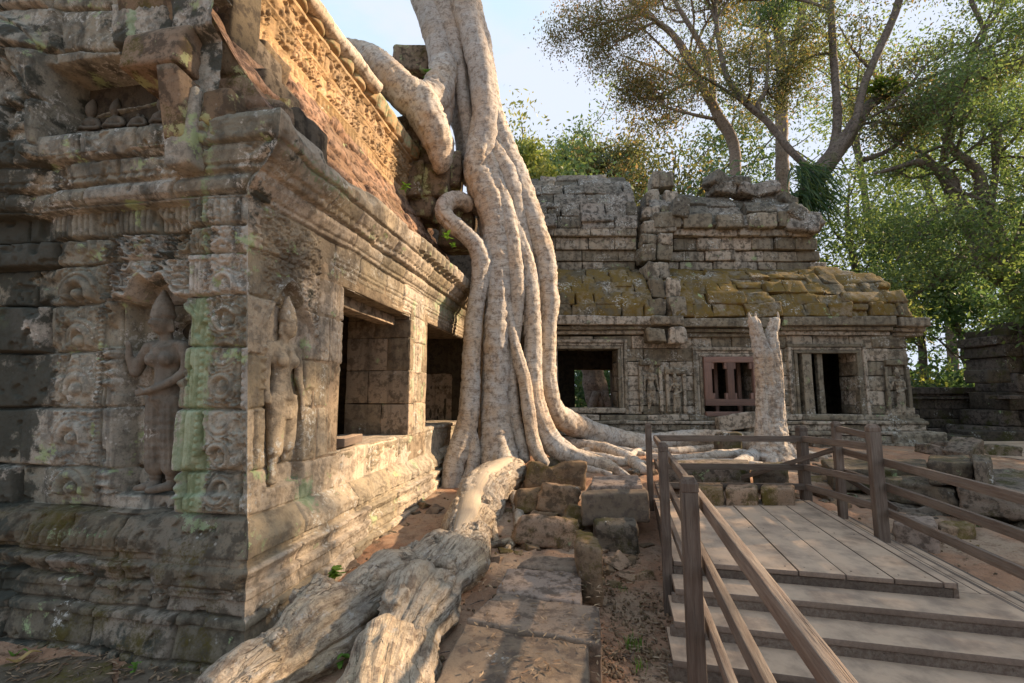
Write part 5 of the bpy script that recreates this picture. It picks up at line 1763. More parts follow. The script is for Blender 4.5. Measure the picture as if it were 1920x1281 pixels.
    wl(4.2, 4.5, 13.4, 15.4, .4, 4.2)
    wl(.3, 4.0, 15.2, 17.5, 4.3, 9.3)
    wl(.3, 4.0, 14.45, 17.5, 4.3, 8.3)
    wl(4.2, 9.6, 14.4, 17.5, 4.3, 7.6)
    wl(-3, .5, 13.0, 17, 0, 7.5)
    wl(3.7, 4.6, 14.15, 16, 4.3, 8.2)
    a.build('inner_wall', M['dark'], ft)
    # thin stone posts inside the right window
    for (x, y, w) in ((8.20, 12.70, .13), (8.66, 12.80, .075)):
        a = Acc()
        a.block((x, y, 2.4), (w, w, .95), r=.015, amp=.012, n=9)
        a.build('window_post', M['grey'], ft)
    # timber bracing in the middle window
    a = Acc()
    x0, x1, z0, z1 = WM
    z0 = 1.80
    Yb = 12.52
    a.bar((x0, Yb, z1-.08), (x1, Yb, z1-.08), .14, .16)
    a.bar((x0, Yb, z0+.09), (x1, Yb, z0+.09), .14, .18)
    a.bar((x0, Yb-.02, z0-.22), (x1-.5, Yb-.02, z0-.22), .12, .12)
    for xx, w in ((x0+.10, .2), (x0+.72, .18), (x1-.06, .14)):
        a.bar((xx, Yb-.005, z0+.18), (xx, Yb-.005, z1-.16), .13, w, up=(1, 0, 0))
    for xx in (x0+.24, x0+.60, x0+.84, x1-.18):
        a.bar((xx, Yb+.005, z1-.34), (xx, Yb+.005, z1-.16), .11, .07, up=(1, 0, 0))
        a.bar((xx, Yb+.005, z0+.18), (xx, Yb+.005, z0+.34), .11, .07, up=(1, 0, 0))
    for xx in (x0+.58, x0+1.25):
        a.bar((xx, Yb+.6, z0-.2), (xx, Yb+.6, z1), .12, .1, up=(1, 0, 0))
    b = a.build('window_brace', M['brace'], ft)
    b['label'] = 'pinkish timber bracing in the middle window'
    # worn figures on the piers
    for (x, zb, s, var, w) in ((3.83, 1.62, 1.42, 2, .30), (4.50, 1.55, 1.15, 1, .28), (10.62, 1.50, 1.35, 1, .30)):
        X, Yy, H = woman(var)
        X, Yy, H = X[::3, ::3], Yy[::3, ::3], H[::3, ::3]
        ok = H > -.03
        keep = ok[:-1, :-1] & ok[1:, 1:] & ok[1:, :-1] & ok[:-1, 1:]
        Hs = np.where(ok, np.maximum(H, -.03), -.03)*s*.75
        P = np.stack([x+X*s, 12.545-Hs*1.25+.04*fbm(np.stack([X*6, Yy*6, X*0+x], -1), 2, 3)*s*.4, zb+Yy*s], -1)
        o = hf('carved_woman', P, M['grey'], ft, keep, {'rnd': np.full(X.shape, .5)})
    for xx in (3.55, 4.10, 4.28, 4.75, 10.34, 10.92):
        a = Acc()
        a.block((xx, 12.60, 2.25), (.05, .09, .62), r=.02, amp=.02, n=9)
        a.build('pier_moulding', M['grey'], ft)
    for xx in (3.83, 4.51, 10.62):
        a = Acc()
        a.block((xx, 12.58, 2.98 if xx != 4.51 else 2.74), (.30, .10, .08), r=.03, amp=.02, n=9)
        a.build('pier_moulding', M['grey'], ft)
far_temple()

# ------------------------------------------------------------------ the dark ruin and enclosure wall far right
def ruin():
    t = thing('ruined_tower', 'dark crumbling ruined tower half hidden at the right edge of the photo', 'ruin', pt(1890, 830, 17))
    a = Acc()
    Y = 17.0
    r = random.Random(3)
    levels = [(835,800,1855,2090),(800,770,1880,2090),(770,735,1895,2090),(735,700,1900,2090),(700,668,1897,2090),(668,645,1885,2090),(645,628,1875,2090),(628,612,1895,2090),(612,598,1920,2090)]
    for q, (v0, v1, u0, u1) in enumerate(levels):
        p0, p1 = pt(u0, v0, Y), pt(u1, v1, Y)
        x = p0[0]+r.uniform(-.1, .1)
        while x < p1[0]:
            w = r.uniform(.5, 1.0)
            a.block((x+w/2, Y+.8+r.uniform(-.1, .1), (p0[2]+p1[2])/2), (w/2-.01, .8, (p1[2]-p0[2])/2), rotz(r.uniform(-.04, .04))@roty(r.uniform(-.03, .03)), r=.06, amp=.06, n=7)
            x += w
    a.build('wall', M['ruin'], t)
    for (u, v, w, h) in ((1850,706,.5,.25),(1886,745,.4,.08)):
        a = Acc()
        a.block(pt(u, v, Y-.1), (w, .4, h), rotz(r.uniform(-.2, .2)), r=.06, amp=.05, n=9)
        a.build('broken_ledge', M['ruin'], t)
    w = thing('enclosure_wall', 'low dark enclosure wall with a moulded coping beyond the far temple', 'wall', pt(1770, 830, 19))
    a = Acc()
    for z0, z1, pj in ((.2,.75,.25),(.75,1.1,.1),(1.1,1.5,0),(1.5,1.9,0),(1.9,2.02,.15),(2.02,2.12,.06),(2.12,2.4,.2)):
        course(a, 12.5, 22, z0, z1, 19-pj, .8, (.7, 1.4), jit=.02, r=.03, amp=.03)
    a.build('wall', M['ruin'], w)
    for k, (u, v, wd, h) in enumerate(((1790,822,.9,.14),(1770,836,1.3,.13),(1860,818,1.0,.2),(1890,842,1.2,.14),(1730,850,.8,.1))):
        a = Acc()
        p = pt(u, v, 16.8)
        a.block((p[0], p[1], p[2]), (wd, .5, h), rotz(r.uniform(-.2, .2)), r=.04, amp=.04, n=9)
        o = a.build('fallen_block', M['ruin'])
        recenter(o, p)
        tag(o, ('dark flat block lying before the enclosure wall, nearest the far temple', 'long dark block lying just in front of the enclosure wall', 'thick dark block at the foot of the ruined tower', 'lowest dark block beside the foot of the ruined tower', 'thin grey block lying left of the fallen blocks by the plank walk')[k], 'block')
ruin()
# ------------------------------------------------------------------ timber deck, steps and railings
DA = np.array([-.235, -.972, 0])
DRv = np.array([.972, -.235, 0])
D0 = np.array([2.2, 7.26, 0])
def D(a, r, z):
    return D0+DA*a+DRv*r+np.array([0, 0, z])
DM = np.stack([DA, DRv, np.array([0, 0, 1.0])], 1)
def dbox(acc, a0, a1, r0, r1, z0, z1, **k):
    k = dict(dict(r=.006, amp=.002, n=6), **k)
    acc.block(D((a0+a1)/2, (r0+r1)/2, (z0+z1)/2), ((a1-a0)/2, (r1-r0)/2, (z1-z0)/2), DM, **k)

def deck():
    t = thing('timber_deck', 'dusty timber deck with wide steps leading down toward the camera', 'deck', D(1.4, 1.2, 0))
    W = 2.30
    r = random.Random(8)
    x = 0.0
    widths = [.36, .37, .36, .38, .37, .36, .10]
    for w in widths:
        a = Acc()
        dbox(a, -.02-(.62*x/W if True else 0), 2.72, x+.006, x+w-.006, .455, .50+r.uniform(-.003, .003))
        for aa in (.12, 1.35, 2.62):
            for rr_ in (.08, w-.08):
                if w > .2:
                    I, Fb = boxgrid(3)
                    nb = (I-1.0)/np.maximum(np.linalg.norm(I-1.0, axis=1, keepdims=True), 1e-6)
                    a.add(nb*np.array((.008, .008, .004))+D(aa-.6*x/W*(aa < 1), x+rr_, .502), Fb, rnd=0.0)
        a.build('deck_plank', M['deck'], t)
        x += w
    # steps: each one a tread that wraps the right side, and its riser
    tops = [.375, .25, .125]
    for k, z in enumerate(tops):
        a1, r1 = 2.72+.34*(k+1), W+.36*(k+1)
        a = Acc()
        dbox(a, 2.55+.34*k, a1, -.02-.05*k, r1-.02, z-.05, z)
        a.build('tread', M['deck'], t)
        a = Acc()
        dbox(a, -.4, 2.55+.34*k-.006, W+.36*k-.1, r1-.1, z-.05, z-.001)
        dbox(a, -.4, 2.55+.34*k-.004, r1-.096, r1, z-.05, z)
        a.build('side_tread', M['deck'], t)
    a = Acc()
    dbox(a, -.5, 2.70, .01, W-.01, .06, .452)
    a.build('deck_frame', M['rail'], t)
    for k, z in enumerate([.5]+tops):
        a1 = 2.72+.34*k
        a = Acc()
        dbox(a, a1-.06, a1-.012, 0-.05*k, W+.36*k-.03, z-.165, z-.052)
        if k:
            dbox(a, a1-.30, a1-.07, .1, W+.36*k-.2, -.1, z-.055)
        a.build('riser', M['rail'], t)
        a = Acc()
        dbox(a, -.4, a1-.012, W+.36*k-.028, W+.36*k+.012, z-.16, z+.0015)
        a.build('side_board', M['rail'], t)
deck()

def post(acc, capacc, base, top, w=.14, yaw=0.0):
    x, y = base[0], base[1]
    h = top-base[2]
    R = rotz(yaw)
    acc.block((x, y, base[2]+(h-.09)/2), (w/2, w/2, (h-.09)/2), R, r=.008, amp=.004, n=6)
    acc.Lc[-1] = acc.Lc[-1][:, [2, 0, 1]]
    # chamfered cap on a short neck
    z0 = top-.10
    P = np.array([(sx*w/2*f, sy*w/2*f, z) for z, f in ((z0, .92), (z0+.012, .92), (z0+.015, 1.0), (z0+.062, 1.0), (z0+.10, .62)) for sx, sy in ((-1,-1),(1,-1),(1,1),(-1,1))])
    P = P@R.T+np.array([x, y, 0])
    F = []
    for l in range(4):
        for q in range(4):
            F.append([l*4+q, l*4+(q+1) % 4, l*4+4+(q+1) % 4, l*4+4+q])
    F.append([16, 17, 18, 19])
    capacc.add(P, np.array(F), loc=P[:, [2, 0, 1]], rnd=random.random())

def railing(name, label, posts, rails, group=None, extra=()):
    t = thing(name, label, 'railing', posts[0][0], group)
    for b, top, w, yaw in posts:
        a, c = Acc(), Acc()
        post(a, c, b, top, w, yaw)
        po = a.build('post', M['rail'], t)
        c.build('post_cap', M['rail'], po, smooth=False)
    for p0, p1, w, h in rails:
        a = Acc()
        a.bar(p0, p1, w, h, .005, amp=.003)
        a.build('rail', M['rail'], t)
    for p0, p1, w, h in extra:
        a = Acc()
        a.bar(p0, p1, w, h, .004, amp=.002)
        a.build('brace', M['rail'], t)
    return t
YAW = math.atan2(DA[1], DA[0])
lp = [D(-.0, -.05, 0), D(2.68, -.05, 0), D(4.52, -.05, 0), D(6.0, -.05, 0)]
for p in lp:
    p[2] = gz(p[0], p[1])-.1
off = DRv*.0
railing('wooden_railing', 'dark timber railing along the left side of the deck, running toward the camera', [(lp[0], 1.66, .09, YAW), (lp[1], 1.62, .092, YAW), (lp[2], 1.60, .10, YAW)],
        [(D(-.02, .045, z), D(6.4, .045, z), .045, .075) for z in (1.42, 1.06, .70)])
fp = [np.array((4.52, 7.2, .3)), np.array((4.40, 5.62, .05))]
E2 = fp[1]
railing('wooden_railing', 'dark timber railing across the far end of the deck, before the roots', [(fp[0], 1.62, .125, .0)],
        [(np.array((2.24, 7.27, z0)), np.array((5.62, 6.72, z1))if False else np.array((4.42, 5.70, z1)) if False else np.array((4.58, 7.14, z0)), .05, .09) for z0, z1 in ((1.42, 1.42), (.99, .99), (.70, .70))]
        +[(np.array((4.50, 7.15, z0)), np.array((4.38, 5.68, z0+dz)), .05, .09) for z0, dz in ((1.42, .05), (.99, .06), (.70, .06))])
bp = np.array((4.66, 6.62, .3))
k = np.array((.235, .972, 0))
railing('wooden_railing', 'dark timber railing on the right of the deck, its rails sloping out of the photo', [(fp[1], 1.74, .12, YAW), (bp, 1.72, .10, YAW), (fp[1]-k*3.4+np.array((0.0, 0, -.05)), 1.70, .15, YAW)],
        [(fp[1]*np.array((1, 1, 0))+k*bk+np.array((.09, .02, z)), fp[1]*np.array((1, 1, 0))-k*3.9+np.array((.09, .02, z-.02)), .05, .09) for z, bk in ((1.30, 1.15), (1.01, 1.15), (.71, .35))]
        +[(bp+np.array((0, 0, 1.32)), fp[1]*np.array((1, 1, 0))+np.array((-.02, .06, 1.60)), .045, .08)],
        extra=[(np.array((4.66, 6.60, 1.34)), np.array((3.75, 7.9, .66)), .04, .07), (np.array((4.70, 6.75, 1.0)), np.array((5.0, 6.1, .62)), .04, .07)])

# plank walk on the far right
def plankwalk():
    for (u0, v0, u1, v1, n, nm) in ((1690, 832, 1830, 846, 4, 0), (1835, 838, 1990, 872, 6, 1)):
        pass
    p = gp(1840, 850)
    t = kind(thing('boardwalk', 'reddish plank walk crossing behind the tumbled blocks on the right', 'boardwalk', p), 'structure')
    a = Acc()
    r = random.Random(5)
    for q in range(11):
        y = 13.9-q*.34
        a.block((14.2+q*.02, y, .66), (3.2, .155, .03), rotz(.03+r.uniform(-.01, .01)), r=.008, amp=.004, n=6)
    a.build('plank', M['deck'], t)
    a = Acc()
    for yy in (13.8, 10.3):
        a.block((14.2, yy, .52), (3.1, .06, .10), rotz(.03), r=.008, n=6)
    a.build('beam', M['rail'], t)
plankwalk()
# ------------------------------------------------------------------ slabs, blocks and boulders
def qblock(name, label, cat, mat, quad, ztop, thick, r=.025, amp=.022, n=15, group=None, tilt=0.0, warpz=0.0, scale=3.0, pix=True):
    """a stone whose top face covers the four given photo pixels at height ztop"""
    c = [onz(u, v, ztop) for u, v in quad] if pix else [np.array((*q, ztop)) for q in quad]
    c = np.array(c)
    hx = (np.linalg.norm(c[1]-c[0])+np.linalg.norm(c[2]-c[3]))/4
    hy = (np.linalg.norm(c[3]-c[0])+np.linalg.norm(c[2]-c[1]))/4
    P, Dn, F = rbox((hx, hy, thick/2), r, n)
    a = Acc()
    a.add(P, F, Dn, random.random(), amp)
    def mod(V):
        s, t = (V[:, 0]/hx+1)/2, (V[:, 1]/hy+1)/2
        xy = (1-s)[:, None]*(1-t)[:, None]*c[0]+s[:, None]*(1-t)[:, None]*c[1]+s[:, None]*t[:, None]*c[2]+(1-s)[:, None]*t[:, None]*c[3]
        W = xy.copy()
        W[:, 2] = ztop-thick/2+V[:, 2]+tilt*(s-.5)+warpz*np.sin(s*3+1)*np.cos(t*2.5)
        return W
    P0 = a.V[0].copy()
    nz = 0.65*fbm((P0+len(label)*1.7)*scale, 3, len(label))+0.35*fbm(P0*scale*5, 2, 5)
    V = mod(P0+Dn*(amp*nz*1.6)[:, None])
    o = mk(name, V, F, mat, None, {'rnd': np.full(len(V), random.random()), 'loc': P0})
    recenter(o, (V[:, 0].mean(), V[:, 1].mean(), V[:, 2].min()))
    return tag(o, label, cat, group)

S = M['slab']
qblock('stone_slab', 'nearest flat paving slab, cut off by the bottom of the photo', 'slab', S, [(740,1420),(1112,1420),(1103,1209),(872,1167)], .30, .30, n=17)
qblock('stone_slab', 'broad paving slab with a thick worn right edge, half in sun', 'slab', S, [(874,1161),(1128,1206),(1124,1137),(932,1110)], .31, .30, n=17)
qblock('stone_slab', 'sunny paving slab at the head of the paved strip', 'slab', S, [(931,1107),(1092,1128),(1092,1071),(952,1066)], .33, .32, n=17)
qblock('stone_slab', 'narrow sunlit stone strip behind the head of the paved strip', 'slab', S, [(965,1060),(1098,1066),(1096,1046),(1000,1040)], .36, .3, n=13)
BD = M['boulder']
qblock('stone_slab', 'mossy paving slab at the foot of the carved wall, left corner of the photo', 'slab', M['pave'], [(-60,1420),(215,1400),(212,1226),(-20,1206)], -.02, .2, r=.03, amp=.02, n=17)
qblock('stone_slab', 'mossy paving slab between the carved wall and the surface root', 'slab', M['pave'], [(222,1400),(420,1420),(440,1246),(220,1228)], -.035, .2, r=.03, amp=.02, n=17)
def boulder(label, u, v, w, h, d, rz=0.0, ry=0.0, rx=0.0, mat=None, r=None, amp=.05, group=None, name='boulder', cat='rock', warp=.06, sink=.03, saddle=0.0, lift=None):
    p = gp(u, v) if lift is None else pt(u, v, lift)
    a = Acc()
    c = p+np.array((0, d*.5, h*.5-sink)) if lift is None else p
    a.block(c, (w/2, d/2, h/2), rotz(rz)@roty(ry)@rotx(rx), r=(min(w, h, d)*.15 if r is None else r), amp=amp*.9, n=13, warp=warp*2.0)
    def mod(V):
        if saddle:
            V = V.copy()
            V[:, 2] -= saddle*np.exp(-((V[:, 0]-c[0])/(w*.16))**2)*np.clip((V[:, 2]-c[2]+h*.3)/h, 0, 1)
        return V
    o = a.build(name, mat or BD, None, scale=3.5, mod=mod)
    recenter(o, (c[0], c[1], c[2]-h*.5))
    return tag(o, label, cat, group)
boulder('saddle shaped brown boulder behind the flat rocks beside the root', 1040, 920, .95, .50, .75, .1, saddle=.16)
boulder('low dark stone wedged under the tree roots behind the saddle shaped boulder', 1050, 880, .8, .22, .6, .1, mat=M['rubble'])
boulder('left half of the pair of flat sunlit rocks, with a mossy flank', 1003, 962, .62, .36, .6, .2, -.08)
boulder('right half of the pair of flat sunlit rocks, with a raised rim', 1052, 968, .48, .44, .7, -.15, .12)
boulder('lumpy brown rock with an orange sunlit end, above the slabs', 1022, 1024, .66, .34, .5, .1, .06)
boulder('small round brown rock left of the lumpy rock above the slabs', 990, 1018, .22, .24, .3)
boulder('small sunlit stone wedge leaning under the flat rocks', 1072, 992, .22, .32, .3, .3, .2, r=.04)
boulder('oval stone tucked under the flat sunlit rocks', 1018, 978, .28, .14, .2)
qblock('stone_block', 'upright leaning stone block that shades the sunny slab', 'block', BD, [(1082,1022),(1130,1030),(1112,994),(1080,992)], .62, .55, r=.04, amp=.03)
qblock('stone_block', 'squared stone block with pale spots on its dark front', 'block', M['slab'], [(1090,926),(1218,922),(1200,905),(1106,905)], .78, .42, r=.035, amp=.02, n=17)
qblock('stone_block', 'flat block set behind the squared spotted block', 'block', M['slab'], [(1106,910),(1206,908),(1196,890),(1112,892)], .84, .35, r=.03, amp=.02)
qblock('stone_block', 'lower dark mossy block under the squared spotted block', 'block', M['rubble'], [(1117,982),(1195,985),(1192,966),(1110,968)], .46, .42, r=.05, amp=.03)
# beyond the far rail
qblock('stone_block', 'long dark beam of stone lying just beyond the far railing', 'block', M['rubble'], [(1240,874),(1405,872),(1402,862),(1244,862)], .93, .36, r=.03, amp=.02, n=15)
qblock('stone_block', 'dark block continuing the stone beam behind the railing', 'block', M['rubble'], [(1410,876),(1478,876),(1474,866),(1412,866)], .92, .34, r=.05, amp=.04)
for k, (u0, u1, lb) in enumerate(((1306, 1356, 'leftmost of three low reddish blocks at the far end of the deck'), (1360, 1420, 'middle of three low reddish blocks at the far end of the deck'), (1426, 1490, 'rightmost of three low reddish blocks at the far end of the deck'))):
    qblock('stone_block', lb, 'block', BD, [(u0, 916), (u1, 916), (u1-2, 905), (u0+2, 905)], .74, .30, r=.04, amp=.03)
qblock('stone_slab', 'long moulded slab lying below the right corner of the far temple', 'slab', M['rubble'], [(1560,880),(1740,880),(1736,862),(1540,862)], .86, .35, r=.03, amp=.03, n=15)
qblock('stone_block', 'flat topped sandy block against the right side of the deck', 'block', M['slab'], [(1672,978),(1756,988),(1752,966),(1680,962)], .50, .40, r=.04, amp=.03)
qblock('stone_block', 'low brown block beside the sandy block right of the deck', 'block', BD, [(1762,990),(1830,986),(1826,976),(1758,978)], .40, .22, r=.04, amp=.03)
qblock('stone_slab', 'broad flat ledge of stone at the right, with a shadowed overhang', 'slab', M['rubble'], [(1650,902),(1790,915),(1800,884),(1668,884)], .74, .34, r=.05, amp=.05, n=17, warpz=.03)
qblock('stone_slab', 'second broad stone ledge running out at the right edge', 'slab', M['rubble'], [(1795,918),(2000,935),(1990,880),(1800,880)], .74, .36, r=.05, amp=.05, n=17, warpz=.03)
qblock('stone_slab', 'dark lower ledge in the shadow under the broad stone ledges', 'slab', M['rubble'], [(1660,950),(2000,958),(1990,925),(1660,925)], .42, .4, r=.05, amp=.07, n=17)
qblock('stone_block', 'trough shaped carved block lying on the ledge at the right', 'block', M['rubble'], [(1738,866),(1822,868),(1818,852),(1740,853)], 1.10, .34, r=.04, amp=.03)
qblock('stone_block', 'broken right end beside the trough shaped carved block', 'block', M['rubble'], [(1824,866),(1862,862),(1850,848),(1820,850)], 1.14, .38, r=.06, amp=.05)
boulder('tilted square block leaning on the trough shaped block', 0, 0, .62, .48, .5, .3, .42, .1, M['rubble'], r=.04, lift=None) if False else None
def lay(label, u, v, Y, w, d, h, rz, ry, rx, mat='rubble', r=.05, name='stone_block', cat='block'):
    a = Acc()
    p = pt(u, v, Y)
    a.block(p, (w/2, d/2, h/2), rotz(rz)@roty(ry)@rotx(rx), r=r, amp=.04, n=11, warp=.04)
    o = a.build(name, M[mat], None, scale=3)
    recenter(o, p)
    return tag(o, label, cat)
lay('tilted square block leaning above the trough shaped block', 1802, 848, 10.2, .62, .5, .40, .4, -.42, .15)
lay('flat dark block to the left of the tilted block', 1754, 846, 10.6, .62, .5, .26, -.2, .2, 0)
lay('long block behind the tilted block, beside the plank walk', 1842, 846, 11.2, 1.0, .8, .36, -.25, .06, 0)
lay('small dark block peeping over the tilted block', 1778, 836, 11.3, .55, .5, .2, .1, .05, 0)
lay('fluted fallen lintel piece leaning under the middle window of the far temple', 1378, 790, 12.05, .92, .4, .40, -.1, -.16, 0, 'grey', .03)
lay('broken block beside the leaning lintel piece', 1412, 800, 12.15, .5, .4, .50, .1, .1, 0, 'grey', .04)
lay('low block under the leaning lintel piece', 1380, 818, 12.0, .9, .5, .20, .05, .04, 0, 'grey', .04)
lay('squared dark stone standing among the pale roots before the far temple', 1362, 832, 10.4, .42, .4, .5, .1, .03, 0, 'rubble', .05)
lay('flat stone lying on the roots right of the dead stump', 1535, 850, 11.2, 1.5, .6, .24, .05, .02, 0)
lay('mossy stone at the foot of the far temple right of the stump', 1560, 836, 11.8, 1.2, .5, .3, -.04, .02, 0)

# small rubble, copied stone by stone
_rub = []
for q in range(5):
    a = Acc()
    a.block((0, 0, .04), (.5, .42, .36), rotz(q)@rotx(.3*q), r=.08, amp=.10, n=9, warp=.26)
    o = a.build('rubble_stone', [M['boulder'], M['rubble'], M['slab'], M['rubble'], M['boulder']][q], None, scale=2.0, seed=q)
    _rub.append(o)
_used = set()
def rub(u, v, size, label, group, lift=None, k=None):
    k = random.randrange(5) if k is None else k
    src = _rub[k]
    if k in _used:
        o = src.copy()
        COL.objects.link(o)
    else:
        o = src
        _used.add(k)
    p = gp(u, v) if lift is None else onz(u, v, lift)
    o.location = (p[0], p[1], p[2]-size*.05)
    s = size*random.uniform(.8, 1.25)
    o.scale = (s, s*random.uniform(.8, 1.2), s*random.uniform(.6, .95))
    o.rotation_euler = (random.uniform(-.2, .2), random.uniform(-.2, .2), random.uniform(0, 6.2))
    return tag(o, label, 'stone', group)
rr = random.Random(21)
for (u, v, s) in ((688,1002,.18),(712,1008,.22),(738,1000,.15),(700,1022,.14),(660,1046,.2),(648,1066,.16),(690,1018,.1),(722,1020,.12),(795,948,.16),(812,958,.2),(782,962,.14),(765,985,.12),(815,898,.22),(822,880,.2),(806,915,.18),(820,925,.14)):
    rub(u, v, s, 'loose stone along the foot of the left gallery wall', 'loose stones along the gallery foot')
for (u, v, s) in tuple((rr.uniform(1690,1920), rr.uniform(942,1005), rr.uniform(.12,.32)) for _ in range(22))+((1775,958,.3),(1830,952,.34),(1864,962,.32),(1890,948,.4),(1905,972,.3),(1800,945,.26),(1850,985,.28),(1745,955,.26),(1720,948,.22),(1880,995,.2),(1700,940,.2),(1915,990,.26)):
    rub(u, v, s, 'dark rubble stone heaped under the ledges at the right', 'rubble under the right ledges', k=rr.choice((1, 3)))
for (u, v, s) in tuple((rr.uniform(955,1085), rr.uniform(935,1040), rr.uniform(.06,.16)) for _ in range(14))+tuple((rr.uniform(1110,1215), rr.uniform(985,1110), rr.uniform(.06,.2)) for _ in range(16))+((948,1035,.14),(930,1050,.12),(975,1040,.10),(960,1052,.12),(905,1062,.1),(1000,1034,.1),(1110,1010,.22),(1140,1070,.2),(1165,1060,.24),(1185,1045,.2),(1150,1095,.1),(1178,1085,.14)):
    rub(u, v, s, 'small stone in the red earth between the slabs and the rocks', 'small stones in the red earth', k=rr.choice((0, 4)))
for (u, v, s) in tuple((rr.uniform(1245,1480), rr.uniform(842,898), rr.uniform(.1,.26)) for _ in range(26))+tuple((rr.uniform(1490,1650), rr.uniform(852,950), rr.uniform(.1,.3)) for _ in range(24))+tuple((rr.uniform(1090,1225), rr.uniform(836,890), rr.uniform(.08,.2)) for _ in range(18))+((1500,890,.25),(1530,900,.3),(1560,905,.24),(1585,915,.3),(1600,930,.2),(1545,925,.2),(1575,945,.24),(1615,945,.2),(1505,918,.2),(1620,905,.24),(1270,880,.2),(1110,862,.2),(1190,862,.18),(1225,872,.2)):
    rub(u, v, s, 'rubble stone on the rough ground behind the deck', 'rubble behind the deck', k=rr.choice((1, 3, 4)))

# ------------------------------------------------------------------ litter: fallen leaves, twigs and pebbles
def litter():
    n = 2200
    pts = []
    r = np.random.default_rng(9)
    while len(pts) < n:
        k = r.random()
        if k < .25: u, v = r.uniform(1115, 1260), r.uniform(1040, 1280)
        elif k < .45: u, v = r.uniform(640, 960), r.uniform(930, 1110)
        elif k < .62: u, v = r.uniform(0, 470), r.uniform(1215, 1281)
        elif k < .8: u, v = r.uniform(1480, 1920), r.uniform(880, 1080)
        elif k < .9: u, v = r.uniform(880, 1130), r.uniform(1040, 1281)
        else: u, v = r.uniform(960, 1250), r.uniform(830, 980)
        p = gp(u, v)
        z = p[2]
        if 880 < u < 1125 and 1050 < v: 
            p = onz(u, v, .315)
        pts.append(p+np.array((0, 0, .014)))
    pts = np.array(pts)
    L = r.uniform(.01, .045, n)
    yaw = r.uniform(0, 6.28, n)
    W = L*r.uniform(.35, .6, n)
    curl = r.uniform(-.2, .5, n)
    c, s = np.cos(yaw), np.sin(yaw)
    tl = np.array([(-1, 0), (-.3, .9), (.4, .8), (1, 0), (.4, -.8), (-.3, -.9)])
    V = np.zeros((n, 6, 3))
    for q, (a, b) in enumerate(tl):
        x, y = a*L, b*W*.5
        V[:, q, 0] = pts[:, 0]+x*c-y*s
        V[:, q, 1] = pts[:, 1]+x*s+y*c
        V[:, q, 2] = pts[:, 2]+curl*L*(abs(a)*.6+abs(b)*.5)+r.uniform(0, .006, n)
    i = np.arange(n)[:, None]*6
    F = np.concatenate([i+np.array([[0, 1, 2, 3]]), i+np.array([[0, 3, 4, 5]])])
    o = mk('fallen_leaves', V.reshape(-1, 3), F, M['litter'], None, {'rnd': np.repeat(r.random(n), 6)}, smooth=False)
    kind(o, 'stuff')
    # pebbles and crumbs of stone
    a = Acc()
    I, Fb = boxgrid(3)
    base = (I-1.0)/np.maximum(np.linalg.norm(I-1.0, axis=1, keepdims=True), 1e-6)
    for q in range(1500):
        k = r.random()
        if k < .5: u, v = r.uniform(1115, 1265), r.uniform(1030, 1281)
        elif k < .75: u, v = r.uniform(640, 1120), r.uniform(930, 1281)
        else: u, v = r.uniform(1500, 1920), r.uniform(890, 1080)
        p = gp(u, v)
        sz = r.uniform(.004, .02)*(1 if q % 12 else 2)
        a.add(base*sz*r.uniform(.6, 1.2, 3)+p, Fb, rnd=r.random())
    kind(a.build('pebbles', M['boulder'], None), 'stuff')
    # twigs
    a = Acc()
    for q in range(70):
        u, v = r.uniform(640, 1250), r.uniform(940, 1281)
        if q % 3 == 0: u, v = r.uniform(0, 450), r.uniform(1215, 1281)
        p = gp(u, v)
        an = r.uniform(0, 6.28)
        l = r.uniform(.05, .18)
        d = np.array((math.cos(an), math.sin(an), r.uniform(-.05, .1)))*l
        V, F, F3, Lc = tube(np.array([(*(p+np.array((0, 0, .01))), .004), (*(p+d*.5+np.array((0, 0, .016))), .004), (*(p+d+np.array((0, 0, .012))), .002)]), n=5, step=.05)
        n0 = a.n
        a.add(V, F, loc=Lc)
    kind(a.build('twigs', M['treebark'], None), 'stuff')
litter()

def leafblade(u, v, L, W, yaw, mat, label, z=None):
    p = gp(u, v)+np.array((0, 0, .03))
    t = np.linspace(-1, 1, 15)
    wv = np.linspace(-1, 1, 5)
    T, Wv = np.meshgrid(t, wv, indexing='ij')
    wid = W*(1-np.abs(T)**2.2)*(1-.25*T)
    x, y = T*L, Wv*wid
    zz = .05*L*np.abs(Wv)*1.5+.12*L*T*T+.02*np.sin(T*4)
    c, s = math.cos(yaw), math.sin(yaw)
    V = np.stack([p[0]+x*c-y*s, p[1]+x*s+y*c, p[2]+zz], -1).reshape(-1, 3)
    i = np.arange(14)[:, None]*5+np.arange(4)[None]
    F = np.stack([i, i+1, i+6, i+5], -1).reshape(-1, 4)
    o = mk('fallen_leaf', V, F, mat, None, {'rnd': np.full(len(V), .5)})
    recenter(o, p)
    return tag(o, label, 'leaf')
leafblade(44, 1240, .10, .035, .9, M['yellowleaf'], 'large tan fallen leaf at the foot of the carved wall')
leafblade(34, 1232, .075, .018, .2, M['sprout'], 'green fallen leaf beside the tan leaf at the wall foot')
leafblade(989, 915, .10, .05, .4, M['yellowleaf'], 'yellow fallen leaf on the ground by the flat rocks')

